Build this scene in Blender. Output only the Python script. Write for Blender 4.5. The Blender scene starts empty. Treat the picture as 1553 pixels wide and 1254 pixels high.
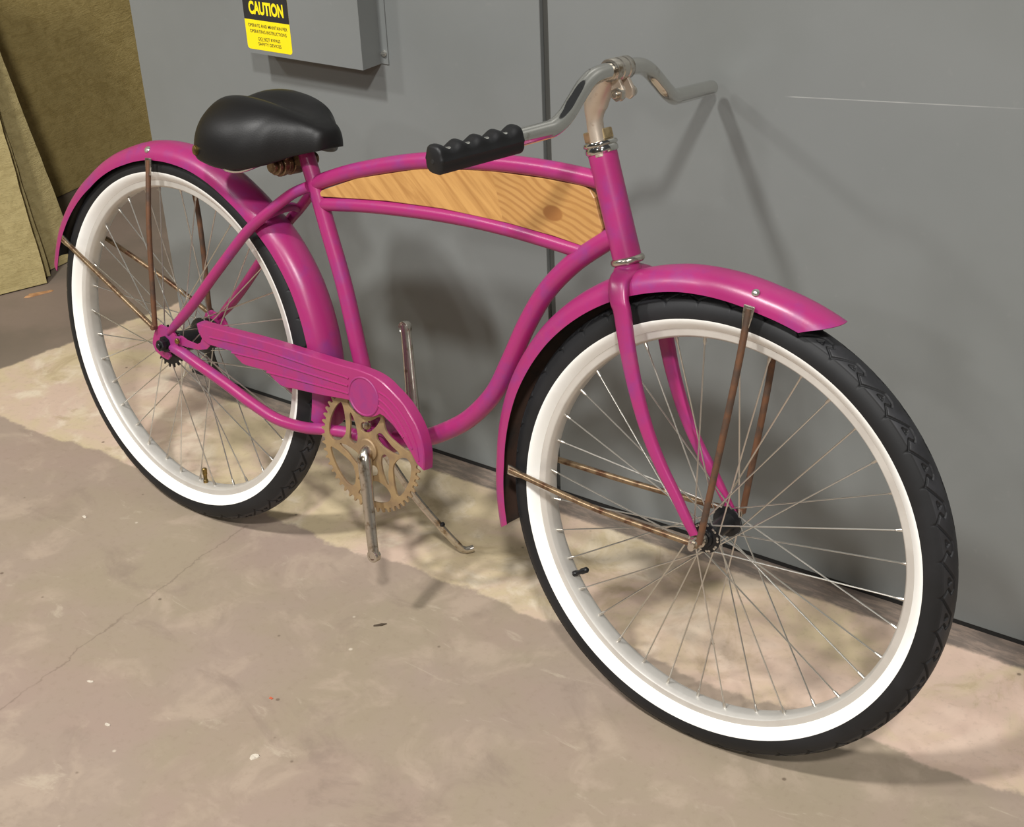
import bpy, bmesh, math, random
import numpy as np
from mathutils import Vector, Matrix
random.seed(4)
S = bpy.context.scene
COL = S.collection
PI = math.pi

# ------------------------------------------------------------------ camera
cam = bpy.data.cameras.new('camera')
cam.sensor_width = 36.0
cam.lens = 2185.09 / 1553.0 * 36.0
cam.clip_start = 0.05
cam_o = bpy.data.objects.new('camera', cam)
COL.objects.link(cam_o)
cam_o.matrix_world = Matrix(((0.78521226, -0.26867051, 0.55790489, 1.91317715),
                             (0.61798607, 0.39700977, -0.67858416, -1.43452944),
                             (-0.03917814, 0.87761005, 0.47777157, 1.41593143),
                             (0, 0, 0, 1)))
S.camera = cam_o

# ------------------------------------------------------------------ light
w = bpy.data.worlds.new('hall')
S.world = w
w.use_nodes = True
bg = w.node_tree.nodes['Background']
bg.inputs[0].default_value = (0.95, 0.97, 1.0, 1)
bg.inputs[1].default_value = 0.23


def lamp(name, loc, aim, size, watts, colour=(1.0, 0.985, 0.955)):
    d = bpy.data.lights.new(name, 'AREA')
    d.shape = 'DISK'
    d.size = size
    d.energy = watts
    d.color = colour
    o = bpy.data.objects.new(name, d)
    COL.objects.link(o)
    o.location = loc
    o.rotation_euler = (Vector(aim) - Vector(loc)).to_track_quat('-Z', 'Y').to_euler()
    return o


# a row of high-bay lamps over the aisle in front of the cabinets
lamp('high_bay_lamp', (3.5, -3.5, 5.0), (1.5, -1.0, 0.0), 0.42, 960)
lamp('high_bay_lamp', (0.0, -2.9, 5.0), (0.3, -1.0, 0.0), 0.42, 820)
lamp('high_bay_lamp', (-3.4, -4.2, 5.0), (-1.4, -1.0, 0.0), 0.6, 480)
lamp('high_bay_lamp', (6.0, -7.5, 5.0), (4.0, -3.0, 0.0), 0.5, 300)
lamp('high_bay_lamp', (0.5, -8.5, 5.0), (0.5, -3.0, 0.0), 0.5, 300)

S.view_settings.view_transform = 'Standard'
S.view_settings.look = 'None'
S.view_settings.exposure = -1.95
S.view_settings.gamma = 1.0
S.view_settings.use_curve_mapping = False

# ------------------------------------------------------------------ helpers


def lin(c):
    return tuple((v / 255 / 12.92) if v / 255 <= 0.04045 else ((v / 255 + 0.055) / 1.055) ** 2.4 for v in c) + (1.0,)


class G:
    """small node-graph helper"""

    def __init__(self, name):
        self.m = bpy.data.materials.new(name)
        self.m.use_nodes = True
        self.t = self.m.node_tree
        self.b = self.t.nodes['Principled BSDF']

    def n(self, typ, **kw):
        nd = self.t.nodes.new(typ)
        for k, v in kw.items():
            setattr(nd, k, v)
        return nd

    def link(self, a, b):
        self.t.links.new(a, b)

    def val(self, sock, v):
        if hasattr(v, 'is_linked') or isinstance(v, bpy.types.NodeSocket):
            self.link(v, sock)
        else:
            sock.default_value = v

    def math(self, op, a, b=0.0, c=0.0):
        nd = self.n('ShaderNodeMath', operation=op)
        self.val(nd.inputs[0], a)
        self.val(nd.inputs[1], b)
        self.val(nd.inputs[2], c)
        return nd.outputs[0]

    def smooth(self, v, lo, hi):
        nd = self.n('ShaderNodeMapRange', interpolation_type='SMOOTHSTEP')
        self.val(nd.inputs[0], v)
        nd.inputs[1].default_value = lo
        nd.inputs[2].default_value = hi
        return nd.outputs[0]

    def mix(self, f, a, b):
        nd = self.n('ShaderNodeMix', data_type='RGBA')
        self.val(nd.inputs[0], f)
        self.val(nd.inputs[6], a)
        self.val(nd.inputs[7], b)
        return nd.outputs[2]

    def noise(self, vec, scale, detail=4.0, rough=0.55, dist=0.0):
        nd = self.n('ShaderNodeTexNoise')
        self.link(vec, nd.inputs['Vector'])
        nd.inputs['Scale'].default_value = scale
        nd.inputs['Detail'].default_value = detail
        nd.inputs['Roughness'].default_value = rough
        nd.inputs['Distortion'].default_value = dist
        return nd.outputs[0]

    def obj(self):
        return self.n('ShaderNodeTexCoord').outputs['Object']

    def pos(self):
        return self.n('ShaderNodeNewGeometry').outputs['Position']

    def mapping(self, vec, loc=(0, 0, 0), rot=(0, 0, 0), scale=(1, 1, 1)):
        nd = self.n('ShaderNodeMapping')
        self.link(vec, nd.inputs[0])
        nd.inputs[1].default_value = loc
        nd.inputs[2].default_value = rot
        nd.inputs[3].default_value = scale
        return nd.outputs[0]

    def xyz(self, vec):
        nd = self.n('ShaderNodeSeparateXYZ')
        self.link(vec, nd.inputs[0])
        return nd.outputs

    def bump(self, h, strength, dist=0.001):
        nd = self.n('ShaderNodeBump')
        nd.inputs['Strength'].default_value = strength
        nd.inputs['Distance'].default_value = dist
        self.link(h, nd.inputs['Height'])
        self.link(nd.outputs[0], self.b.inputs['Normal'])

    def set(self, col=None, rough=None, metal=None, spec=None):
        if col is not None:
            self.val(self.b.inputs['Base Color'], col)
        if rough is not None:
            self.val(self.b.inputs['Roughness'], rough)
        if metal is not None:
            self.val(self.b.inputs['Metallic'], metal)
        if spec is not None:
            self.val(self.b.inputs['Specular IOR Level'], spec)
        return self.m


# ------------------------------------------------------------------ materials
def mat_pink():
    g = G('pink_paint')
    v = g.obj()
    n1 = g.noise(v, 9, 3)
    n2 = g.noise(v, 38, 4, 0.65)
    f = g.smooth(g.math('ADD', g.math('MULTIPLY', n1, 0.55), g.math('MULTIPLY', n2, 0.45)), 0.47, 0.72)
    c = g.mix(g.math('MULTIPLY', f, 0.8), lin((157, 42, 103)), lin((128, 50, 121)))
    f2 = g.smooth(g.noise(v, 14, 4, 0.6, 0.4), 0.63, 0.72)
    c = g.mix(g.math('MULTIPLY', f2, 0.35), c, lin((156, 62, 100)))
    g.bump(g.noise(v, 260, 3), 0.12, 0.0006)
    g.b.inputs['Coat Weight'].default_value = 0.12
    g.b.inputs['Coat Roughness'].default_value = 0.25
    return g.set(c, g.math('ADD', 0.33, g.math('MULTIPLY', f, 0.16)))


def mat_simple(name, rgb, rough=0.5, metal=0.0, var=0.0, vscale=20, rgb2=None, bump=0.0, bscale=200, bdist=0.0006, lo=0.4, hi=0.65, spec=None):
    g = G(name)
    v = g.obj()
    c = lin(rgb)
    if rgb2:
        c = g.mix(g.smooth(g.noise(v, vscale, 5, 0.6), lo, hi), lin(rgb), lin(rgb2))
    if bump:
        g.bump(g.noise(v, bscale, 4), bump, bdist)
    return g.set(c, rough, metal, spec)


M = {}
M['pink'] = mat_pink()
M['tyre_black'] = mat_simple('black_rubber', (25, 25, 26), 0.58, rgb2=(33, 33, 35), vscale=7, bump=0.15, bscale=500, bdist=0.0004, spec=0.35)
M['tread'] = mat_simple('worn_tread_rubber', (38, 38, 40), 0.55, rgb2=(50, 50, 53), vscale=16, bump=0.15, bscale=400, bdist=0.0004, spec=0.4)
M['white_rubber'] = mat_simple('white_rubber', (247, 246, 242), 0.6, rgb2=(242, 240, 234), vscale=10, spec=0.3)
M['rim'] = mat_simple('brushed_alloy', (214, 210, 203), 0.40, 0.45, rgb2=(204, 199, 192), vscale=12)
M['spoke'] = mat_simple('bright_steel', (214, 211, 204), 0.30, 1.0)
M['chrome'] = mat_simple('chrome_plating', (212, 210, 204), 0.09, 1.0, rgb2=(150, 138, 122), vscale=45, lo=0.60, hi=0.75, bump=0.06, bscale=60)
M['old_chrome'] = mat_simple('pitted_chrome', (205, 198, 186), 0.22, 0.95, rgb2=(140, 118, 92), vscale=60, lo=0.52, hi=0.72, bump=0.25, bscale=160)
M['stem_metal'] = mat_simple('rust_spotted_plating', (202, 188, 172), 0.38, 0.7, rgb2=(142, 110, 82), vscale=55, lo=0.56, hi=0.74, bump=0.2, bscale=150)
M['rust'] = mat_simple('rusty_steel', (112, 78, 56), 0.55, 0.35, rgb2=(84, 68, 58), vscale=40, bump=0.4, bscale=250)
M['rust_bright'] = mat_simple('worn_rusty_plating', (152, 130, 102), 0.36, 0.75, rgb2=(98, 68, 50), vscale=48, bump=0.3, bscale=250)
M['rust_dark'] = mat_simple('dark_rusted_sheet', (66, 46, 36), 0.7, 0.2, rgb2=(42, 36, 32), vscale=18, bump=0.3)
M['gold'] = mat_simple('dull_tan_plate', (164, 138, 100), 0.5, 0.35, rgb2=(144, 120, 92), vscale=30, bump=0.15, bscale=300)
M['black_metal'] = mat_simple('black_metal', (26, 26, 28), 0.32, 0.3)
M['saddle'] = mat_simple('black_vinyl', (21, 20, 20), 0.42, bump=0.22, bscale=420, bdist=0.0006, spec=0.30)
M['grip'] = mat_simple('black_grip_rubber', (24, 24, 25), 0.48, bump=0.12, bscale=300, spec=0.35)
M['brass'] = mat_simple('tarnished_brass', (150, 122, 66), 0.35, 0.85, rgb2=(92, 80, 52), vscale=80)
M['silver'] = mat_simple('dull_zinc', (205, 203, 196), 0.28, 0.9)
M['dark_gap'] = mat_simple('dark_recess', (62, 62, 58), 0.8)
M['black_gap'] = mat_simple('black_gap_shade', (24, 22, 20), 0.9)  # near-black for the painted shade under the cabinet; also the grip hole
M['yellow'] = mat_simple('yellow_vinyl', (248, 226, 22), 0.45)
M['ink'] = mat_simple('black_vinyl_print', (38, 38, 40), 0.5)
M['nut'] = mat_simple('tarnished_nut', (176, 156, 118), 0.34, 0.65, rgb2=(140, 120, 86), vscale=70)
M['emblem'] = mat_simple('purple_pink_paint', (152, 46, 106), 0.5, rgb2=(142, 48, 110), vscale=60)


def mat_steel():
    g = G('grey_cabinet_paint')
    p = g.pos()
    c = g.mix(g.smooth(g.noise(p, 2.2, 4), 0.35, 0.7), lin((121, 124, 123)), lin((114, 117, 115)))
    c = g.mix(g.math('MULTIPLY', g.smooth(g.noise(p, 60, 3), 0.66, 0.76), 0.10), c, lin((146, 146, 142)))
    x, y, z = g.xyz(p)
    # one long scratch on the right-hand panel
    d = g.math('ABSOLUTE', g.math('SUBTRACT', z, g.math('ADD', 0.7271, g.math('MULTIPLY', x, 0.0858))))
    along = g.math('MULTIPLY', g.smooth(x, 0.935, 0.955), g.math('SUBTRACT', 1.0, g.smooth(x, 1.12, 1.34)))
    s = g.math('MULTIPLY', g.math('SUBTRACT', 1.0, g.smooth(d, 0.0003, 0.0011)), g.math('MULTIPLY', along, g.math('ADD', 0.05, g.math('MULTIPLY', g.noise(p, 30, 2), 0.5))))
    c = g.mix(s, c, lin((205, 205, 200)))
    g.bump(g.noise(p, 180, 3), 0.06, 0.0006)
    return g.set(c, 0.42, 0.0, 0.4)


M['steel'] = mat_steel()


def mat_wood():
    g = G('varnished_pine')
    v = g.obj()
    x, y, z = g.xyz(v)
    # two boards glued edge to edge, the joint runs down at x = .69
    joint = g.math('GREATER_THAN', g.math('ADD', x, g.math('MULTIPLY', g.math('SUBTRACT', z, 0.39), 0.35)), 0.688)
    m = g.mapping(v, rot=(0, math.radians(-38), 0), scale=(1, 1, 1))
    ms = g.mapping(m, scale=(6, 1, 75))
    wob = g.noise(m, 9, 3)
    grain = g.noise(ms, 1.0, 5, 0.6, 0.6)
    c1 = g.mix(g.smooth(grain, 0.35, 0.7), lin((196, 150, 90)), lin((166, 120, 68)))
    wv = g.n('ShaderNodeTexWave', wave_type='BANDS', bands_direction='Z')
    mm = g.mapping(v, rot=(0, math.radians(-30), 0), scale=(0.55, 1, 1))
    g.link(mm, wv.inputs['Vector'])
    wv.inputs['Scale'].default_value = 34
    wv.inputs['Distortion'].default_value = 9.0
    wv.inputs['Detail'].default_value = 2.0
    wv.inputs['Detail Scale'].default_value = 0.45
    c2 = g.mix(g.smooth(wv.outputs['Fac'], 0.35, 1.0), lin((184, 140, 84)), lin((162, 117, 68)))
    c2 = g.mix(g.math('MULTIPLY', g.smooth(grain, 0.4, 0.7), 0.5), c2, lin((172, 126, 70)))
    # a knot
    kx = g.math('DIVIDE', g.math('SUBTRACT', x, 0.785), 0.017)
    kz = g.math('DIVIDE', g.math('SUBTRACT', z, 0.385), 0.011)
    kd = g.math('ADD', g.math('MULTIPLY', kx, kx), g.math('MULTIPLY', kz, kz))
    c2 = g.mix(g.math('SUBTRACT', 1.0, g.smooth(kd, 0.7, 1.2)), c2, lin((146, 98, 54)))
    c = g.mix(joint, c1, c2)
    c = g.mix(g.math('MULTIPLY', g.smooth(wob, 0.55, 0.75), 0.3), c, lin((172, 126, 68)))
    return g.set(c, 0.36)


M['wood'] = mat_wood()


def mat_board(name, a, b):
    g = G(name)
    v = g.obj()
    ms = g.mapping(v, scale=(1, 9, 14))
    st = g.noise(ms, 2.0, 5, 0.6, 1.2)
    c = g.mix(g.smooth(st, 0.35, 0.7), lin(a), lin(b))
    fine = g.noise(v, 140, 4, 0.7)
    c = g.mix(g.math('MULTIPLY', g.smooth(fine, 0.5, 0.7), 0.35), c, lin(tuple(int(k * 0.82) for k in b)))
    ms2 = g.mapping(v, scale=(1, 3, 22))
    g.bump(g.math('ADD', g.noise(ms2, 5, 5, 0.6, 2.0), g.math('MULTIPLY', fine, 0.4)), 0.55, 0.004)
    return g.set(c, 0.85, 0, 0.2)


M['board'] = mat_board('tan_fibreboard', (184, 168, 120), (166, 150, 104))
M['board_dark'] = mat_board('olive_fibreboard', (186, 165, 108), (168, 147, 92))


def mat_floor():
    g = G('stained_concrete')
    p = g.pos()
    x, y, z = g.xyz(p)
    n_big = g.noise(p, 2.6, 5, 0.55, 0.4)
    n_mid = g.noise(p, 9, 6, 0.62, 0.6)
    n_fine = g.noise(p, 70, 5, 0.7)
    base = g.mix(g.smooth(n_big, 0.38, 0.62), lin((157, 140, 126)), lin((154, 140, 120)))
    base = g.mix(g.math('MULTIPLY', g.smooth(g.noise(g.mapping(p, loc=(3, 1, 0)), 3.3, 5, 0.6, 0.5), 0.45, 0.66), 0.55), base, lin((159, 138, 126)))
    base = g.mix(g.math('MULTIPLY', g.smooth(n_mid, 0.50, 0.68), 0.6), base, lin((176, 158, 140)))
    base = g.mix(g.math('MULTIPLY', g.smooth(g.noise(g.mapping(p, loc=(7, 2, 0), scale=(1, 3.0, 1)), 5, 6, 0.7, 1.5), 0.60, 0.72), 0.5), base, lin((188, 174, 154)))
    base = g.mix(g.math('MULTIPLY', g.smooth(g.noise(g.mapping(p, loc=(5, 8, 0), scale=(1, 1.6, 1)), 4.5, 7, 0.68, 0.8), 0.54, 0.70), 0.55), base, lin((134, 118, 106)))
    # paler worn strip in front of the cabinets
    edge = g.math('SUBTRACT', y, g.math('ADD', 0.0, g.math('MULTIPLY', x, 0.072)))
    edge = g.math('ADD', edge, g.math('MULTIPLY', g.math('SUBTRACT', g.noise(p, 5, 6, 0.6), 0.5), 0.12))
    edge = g.math('ADD', edge, g.math('MULTIPLY', g.math('SUBTRACT', g.noise(p, 24, 6, 0.7), 0.5), 0.022))
    strip = g.smooth(edge, -0.003, 0.008)
    left = g.math('ADD', g.math('ADD', x, g.math('MULTIPLY', y, -0.12)), g.math('MULTIPLY', g.math('SUBTRACT', g.noise(p, 9, 6, 0.65), 0.5), 0.07))
    strip = g.math('MULTIPLY', strip, g.smooth(left, -0.845, -0.83))
    pale = g.mix(g.smooth(g.noise(p, 4.2, 5, 0.6, 0.8), 0.40, 0.62), lin((196, 179, 146)), lin((198, 174, 156)))
    pale = g.mix(g.math('MULTIPLY', g.smooth(n_mid, 0.5, 0.66), 0.75), pale, lin((216, 202, 180)))
    pale = g.mix(g.math('MULTIPLY', g.smooth(g.noise(g.mapping(p, loc=(1, 5, 0)), 6.5, 5, 0.65, 1.0), 0.54, 0.68), 0.65), pale, lin((168, 149, 116)))
    # pinker towards the right-hand end
    pale = g.mix(g.math('MULTIPLY', g.smooth(x, 0.75, 1.25), g.math('MULTIPLY', g.smooth(n_mid, 0.36, 0.6), 0.7)), pale, lin((204, 176, 160)))
    c = g.mix(strip, base, pale)
    # darker concrete beyond the strip, at the far left
    far = g.math('SUBTRACT', 1.0, g.smooth(left, -0.845, -0.83))
    far = g.math('MULTIPLY', far, g.smooth(y, -0.02, 0.09))
    c = g.mix(far, c, g.mix(g.smooth(n_big, 0.4, 0.6), lin((136, 120, 108)), lin((120, 108, 96))))
    # grey dirt line along the foot of the cabinet
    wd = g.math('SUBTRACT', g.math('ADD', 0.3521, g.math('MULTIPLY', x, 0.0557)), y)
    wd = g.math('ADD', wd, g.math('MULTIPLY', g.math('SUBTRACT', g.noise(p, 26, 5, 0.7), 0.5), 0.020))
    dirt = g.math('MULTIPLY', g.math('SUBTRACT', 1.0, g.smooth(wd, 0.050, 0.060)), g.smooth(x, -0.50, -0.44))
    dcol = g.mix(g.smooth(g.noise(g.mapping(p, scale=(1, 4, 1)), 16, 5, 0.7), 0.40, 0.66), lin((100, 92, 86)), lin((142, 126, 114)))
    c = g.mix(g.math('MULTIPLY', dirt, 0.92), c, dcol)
    # fine speckle and dark specks
    c = g.mix(g.math('MULTIPLY', g.smooth(n_fine, 0.5, 0.75), 0.22), c, lin((122, 106, 90)))
    vor = g.n('ShaderNodeTexVoronoi')
    g.link(p, vor.inputs['Vector'])
    vor.inputs['Scale'].default_value = 17
    spk = g.math('SUBTRACT', 1.0, g.smooth(vor.outputs['Distance'], 0.03, 0.075))
    rnd = g.xyz(vor.outputs['Color'])[0]
    c = g.mix(g.math('MULTIPLY', spk, g.math('MULTIPLY', g.math('GREATER_THAN', rnd, 0.80), 0.7)), c, lin((92, 76, 62)))
    c = g.mix(g.math('MULTIPLY', spk, g.math('MULTIPLY', g.math('LESS_THAN', rnd, 0.10), 0.8)), c, lin((204, 192, 174)))
    # hairline crack running out from under the rear tyre
    wob = g.math('MULTIPLY', g.math('SUBTRACT', g.noise(p, 11, 5, 0.7), 0.5), 0.045)
    cx = g.math('ADD', g.math('ADD', 0.118, g.math('MULTIPLY', g.math('ADD', y, 0.046), -0.14)), wob)
    cd = g.math('ABSOLUTE', g.math('SUBTRACT', x, cx))
    ck = g.math('MULTIPLY', g.math('SUBTRACT', 1.0, g.smooth(cd, 0.0004, 0.0026)), g.math('MULTIPLY', g.math('LESS_THAN', y, -0.03), g.smooth(g.noise(p, 14, 3), 0.25, 0.5)))
    c = g.mix(g.math('MULTIPLY', ck, 0.42), c, lin((108, 92, 80)))
    g.bump(g.math('ADD', n_mid, g.math('MULTIPLY', n_fine, 0.5)), 0.10, 0.002)
    return g.set(c, g.math('ADD', 0.42, g.math('MULTIPLY', n_mid, 0.25)), 0, 0.4)


M['floor'] = mat_floor()
M['hall_wall'] = mat_simple('pale_wall_paint', (150, 148, 142), 0.8, rgb2=(140, 138, 132), vscale=2)
M['chip'] = mat_simple('white_paint_flake', (204, 194, 178), 0.8)
M['chip_dark'] = mat_simple('dark_dry_leaf', (72, 60, 46), 0.8)
M['chip_red'] = mat_simple('orange_flake', (190, 92, 60), 0.7)
M['chip_wood'] = mat_simple('raw_wood_splinter', (188, 142, 98), 0.8, rgb2=(164, 118, 78), vscale=60)


# ------------------------------------------------------------------ mesh helpers
def crom(pts, k=8):
    """Catmull-Rom resampling of a list of tuples (any width)"""
    P = [np.array(p, float) for p in pts]
    if len(P) < 3:
        return [P[0] + (P[1] - P[0]) * i / k for i in range(k + 1)]
    P = [2 * P[0] - P[1]] + P + [2 * P[-1] - P[-2]]
    out = []
    for i in range(1, len(P) - 2):
        a, b, c, d = P[i - 1:i + 3]
        for j in range(k):
            t = j / k
            out.append(0.5 * ((2 * b) + (-a + c) * t + (2 * a - 5 * b + 4 * c - d) * t * t + (-a + 3 * b - 3 * c + d) * t ** 3))
    out.append(P[-2])
    return out


class MB:
    def __init__(self):
        self.v = []
        self.f = []

    def add(self, vs, fs):
        o = len(self.v)
        self.v.extend([tuple(float(c) for c in p) for p in vs])
        self.f.extend([tuple(o + i for i in q) for q in fs])

    def sweep(self, path, sec, up=None, closed=False, cap=True, scale=None):
        """sweep a closed 2-D section (list of (a,b)) along the path; a follows up x tangent, b follows up"""
        P = [np.array(p[:3], float) for p in path]
        n = len(P)
        m = len(sec)
        T = []
        for i in range(n):
            if closed:
                t = P[(i + 1) % n] - P[i - 1]
            else:
                t = P[min(i + 1, n - 1)] - P[max(i - 1, 0)]
            T.append(t / (np.linalg.norm(t) + 1e-12))
        u = np.array(up if up is not None else (0, 1, 0), float)
        if abs(u @ T[0]) > 0.95:
            u = np.array((1, 0, 0), float) if abs(T[0][0]) < 0.8 else np.array((0, 0, 1), float)
        rings = []
        for i in range(n):
            if up is not None and i > 0:
                u = np.array(up, float)
            u = u - T[i] * (u @ T[i])
            u = u / (np.linalg.norm(u) + 1e-12)
            s = np.cross(u, T[i])
            k = scale[i] if scale is not None else 1.0
            if np.isscalar(k):
                k = (k, k)
            rings.append([P[i] + s * (a * k[0]) + u * (b * k[1]) for a, b in sec])
        vs = [p for r in rings for p in r]
        fs = []
        for i in range(n if closed else n - 1):
            j = (i + 1) % n
            for q in range(m):
                r = (q + 1) % m
                fs.append((i * m + q, i * m + r, j * m + r, j * m + q))
        if cap and not closed:
            fs.append(tuple(range(m - 1, -1, -1)))
            fs.append(tuple((n - 1) * m + q for q in range(m)))
        self.add(vs, fs)

    def tube(self, path, r, seg=16, cap=True, closed=False, up=None, ratio=(1, 1)):
        sec = [(math.cos(2 * PI * i / seg), math.sin(2 * PI * i / seg)) for i in range(seg)]
        n = len(path)
        rr = r if hasattr(r, '__len__') else [r] * n
        self.sweep(path, sec, up=up, closed=closed, cap=cap, scale=[(k * ratio[0], k * ratio[1]) if np.isscalar(k) else k for k in rr])

    def lathe(self, org, axis, prof, seg=32, closed=False):
        """prof: list of (radius, along)"""
        a = np.array(axis, float)
        a /= np.linalg.norm(a)
        h = np.array((1, 0, 0.0)) if abs(a[0]) < 0.9 else np.array((0, 0, 1.0))
        e1 = np.cross(a, h)
        e1 /= np.linalg.norm(e1)
        e2 = np.cross(a, e1)
        o = np.array(org, float)
        vs, fs = [], []
        m = len(prof)
        for i in range(seg):
            t = 2 * PI * i / seg
            d = e1 * math.cos(t) + e2 * math.sin(t)
            vs += [o + a * z + d * r for r, z in prof]
        for i in range(seg):
            j = (i + 1) % seg
            for q in range(m if closed else m - 1):
                p = (q + 1) % m
                fs.append((i * m + q, i * m + p, j * m + p, j * m + q))
        if not closed:
            fs.append(tuple(i * m for i in range(seg)))
            fs.append(tuple(i * m + m - 1 for i in range(seg - 1, -1, -1)))
        self.add(vs, fs)

    def prism(self, poly, y0, y1, chamfer=0.0):
        """polygon in (x,z) extruded along y; y1 is the face that may carry a chamfer"""
        n = len(poly)
        P = np.array(poly, float)
        vs = [(x, y0, z) for x, z in poly]
        if chamfer:
            c = P.mean(0)
            s = np.sign(y1 - y0)
            nrm = []
            A = 0.5 * sum(P[i - 1][0] * P[i][1] - P[i][0] * P[i - 1][1] for i in range(n))
            for i in range(n):
                e1 = P[i] - P[i - 1]
                e2 = P[(i + 1) % n] - P[i]
                e1 = e1 / (np.linalg.norm(e1) + 1e-9)
                e2 = e2 / (np.linalg.norm(e2) + 1e-9)
                nn = np.array([-(e1 + e2)[1], (e1 + e2)[0]])
                nn = nn / (np.linalg.norm(nn) + 1e-9)
                nrm.append(nn if A > 0 else -nn)
            vs += [(x, y1 - s * chamfer, z) for x, z in poly]
            vs += [(P[i][0] + nrm[i][0] * chamfer, y1, P[i][1] + nrm[i][1] * chamfer) for i in range(n)]
            L = 3
        else:
            vs += [(x, y1, z) for x, z in poly]
            L = 2
        fs = [tuple(range(n)), tuple((L - 1) * n + i for i in range(n - 1, -1, -1))]
        for k in range(L - 1):
            for i in range(n):
                j = (i + 1) % n
                fs.append((k * n + i, (k + 1) * n + i, (k + 1) * n + j, k * n + j))
        self.add(vs, fs)

    def box(self, lo, hi):
        x0, y0, z0 = lo
        x1, y1, z1 = hi
        self.add([(x0, y0, z0), (x1, y0, z0), (x1, y1, z0), (x0, y1, z0), (x0, y0, z1), (x1, y0, z1), (x1, y1, z1), (x0, y1, z1)],
                 [(0, 3, 2, 1), (4, 5, 6, 7), (0, 1, 5, 4), (1, 2, 6, 5), (2, 3, 7, 6), (3, 0, 4, 7)])

    def mesh(self, name, mat, smooth=35):
        me = bpy.data.meshes.new(name)
        me.from_pydata(self.v, [], self.f)
        bm = bmesh.new()
        bm.from_mesh(me)
        bmesh.ops.recalc_face_normals(bm, faces=bm.faces)
        bm.to_mesh(me)
        bm.free()
        me.materials.append(mat)
        if smooth:
            me.shade_smooth()
            me.set_sharp_from_angle(angle=math.radians(smooth))
        return me

    def obj(self, name, mat, parent=None, smooth=35, bevel=0.0, seg=2):
        o = bpy.data.objects.new(name, self.mesh(name, mat, smooth))
        COL.objects.link(o)
        if parent is not None:
            o.parent = parent
        if bevel:
            b = o.modifiers.new('bevel', 'BEVEL')
            b.width = bevel
            b.segments = seg
            b.limit_method = 'ANGLE'
            b.angle_limit = math.radians(40)
        return o


def empty(name, parent=None, loc=(0, 0, 0)):
    o = bpy.data.objects.new(name, None)
    o.empty_display_size = 0.05
    COL.objects.link(o)
    o.parent = parent
    o.location = loc
    return o


def tag(o, label=None, cat=None, group=None, kind=None):
    for k, v in (('label', label), ('category', cat), ('group', group), ('kind', kind)):
        if v:
            o[k] = v
    return o


def from_curve(cu, name, mat, parent=None, smooth=0):
    tmp = bpy.data.objects.new('tmp_curve', cu)
    COL.objects.link(tmp)
    dg = bpy.context.evaluated_depsgraph_get()
    me = bpy.data.meshes.new_from_object(tmp.evaluated_get(dg))
    bpy.data.objects.remove(tmp)
    me.name = name
    me.materials.clear()
    me.materials.append(mat)
    if smooth:
        me.shade_smooth()
        me.set_sharp_from_angle(angle=math.radians(smooth))
    o = bpy.data.objects.new(name, me)
    COL.objects.link(o)
    o.parent = parent
    return o


# ------------------------------------------------------------------ setting
b = MB()
b.box((-7, -10, -0.12), (7, 5, 0.0))
tag(b.obj('floor', M['floor'], smooth=0), kind='structure')
b = MB()
b.box((-2.85, -2.0, 0.0), (-2.7, 5, 4.0))
tag(b.obj('wall_left', M['hall_wall'], smooth=0), kind='structure')

b = MB()
b.box((-7, -10.15, 0.0), (7, -10, 4.0))
tag(b.obj('wall_front', M['hall_wall'], smooth=0), kind='structure')
b = MB()
b.box((7.0, -10.0, 0.0), (7.15, 5, 4.0))
tag(b.obj('wall_right', M['hall_wall'], smooth=0), kind='structure')

WALL = Matrix.Translation((0, 0.3521, 0)) @ Matrix.Rotation(math.atan(0.0557), 4, 'Z')
cab = empty('metal_cabinet')
cab.matrix_world = WALL @ Matrix.Translation((0.5, 0.3, 0))
tag(cab, 'tall grey painted steel cabinet behind the bicycle with a dark vertical seam', 'cabinet')


def cpart(bm, name, mat, **kw):
    o = bm.obj(name, mat, cab, **kw)
    o.location = (-0.5, -0.3, 0)
    return o


b = MB()
b.box((-0.4535, 0.0, 0.0085), (0.5135, 0.022, 2.3))
cpart(b, 'door_panel', M['steel'], smooth=0, bevel=0.0015)
b = MB()
b.box((0.5289, 0.0, 0.0085), (2.4, 0.022, 2.3))
cpart(b, 'door_panel', M['steel'], smooth=0, bevel=0.0015)
b = MB()
b.box((0.514, 0.009, 0.0086), (0.5284, 0.0225, 2.29))
cpart(b, 'seam_channel', M['dark_gap'], smooth=0)
b = MB()
b.box((-0.4535, 0.0305, 0.0085), (2.4, 0.60, 2.3))
cpart(b, 'cabinet_body', M['steel'], smooth=0)
b = MB()
b.box((-0.447, 0.0016, 0.0), (2.38, 0.58, 0.0083))
cpart(b, 'base_gap_shade', M['black_gap'], smooth=0)  # flush black strip that paints in the shade of the gap under the panels

# junction box cover screwed to the left panel (frame: u, depth, z)
jb = empty('junction_box')
jb.matrix_world = WALL @ Matrix.Translation((0.043, -0.0, 0.764))
tag(jb, 'grey sheet metal box with yellow caution sticker screwed on the cabinet above the saddle', 'electrical box')


def jpart(bm, name, mat, **kw):
    o = bm.obj(name, mat, kw.pop('parent', jb), **kw)
    if o.parent == jb:
        o.location = (-0.043, 0, -0.764)
    return o


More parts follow.
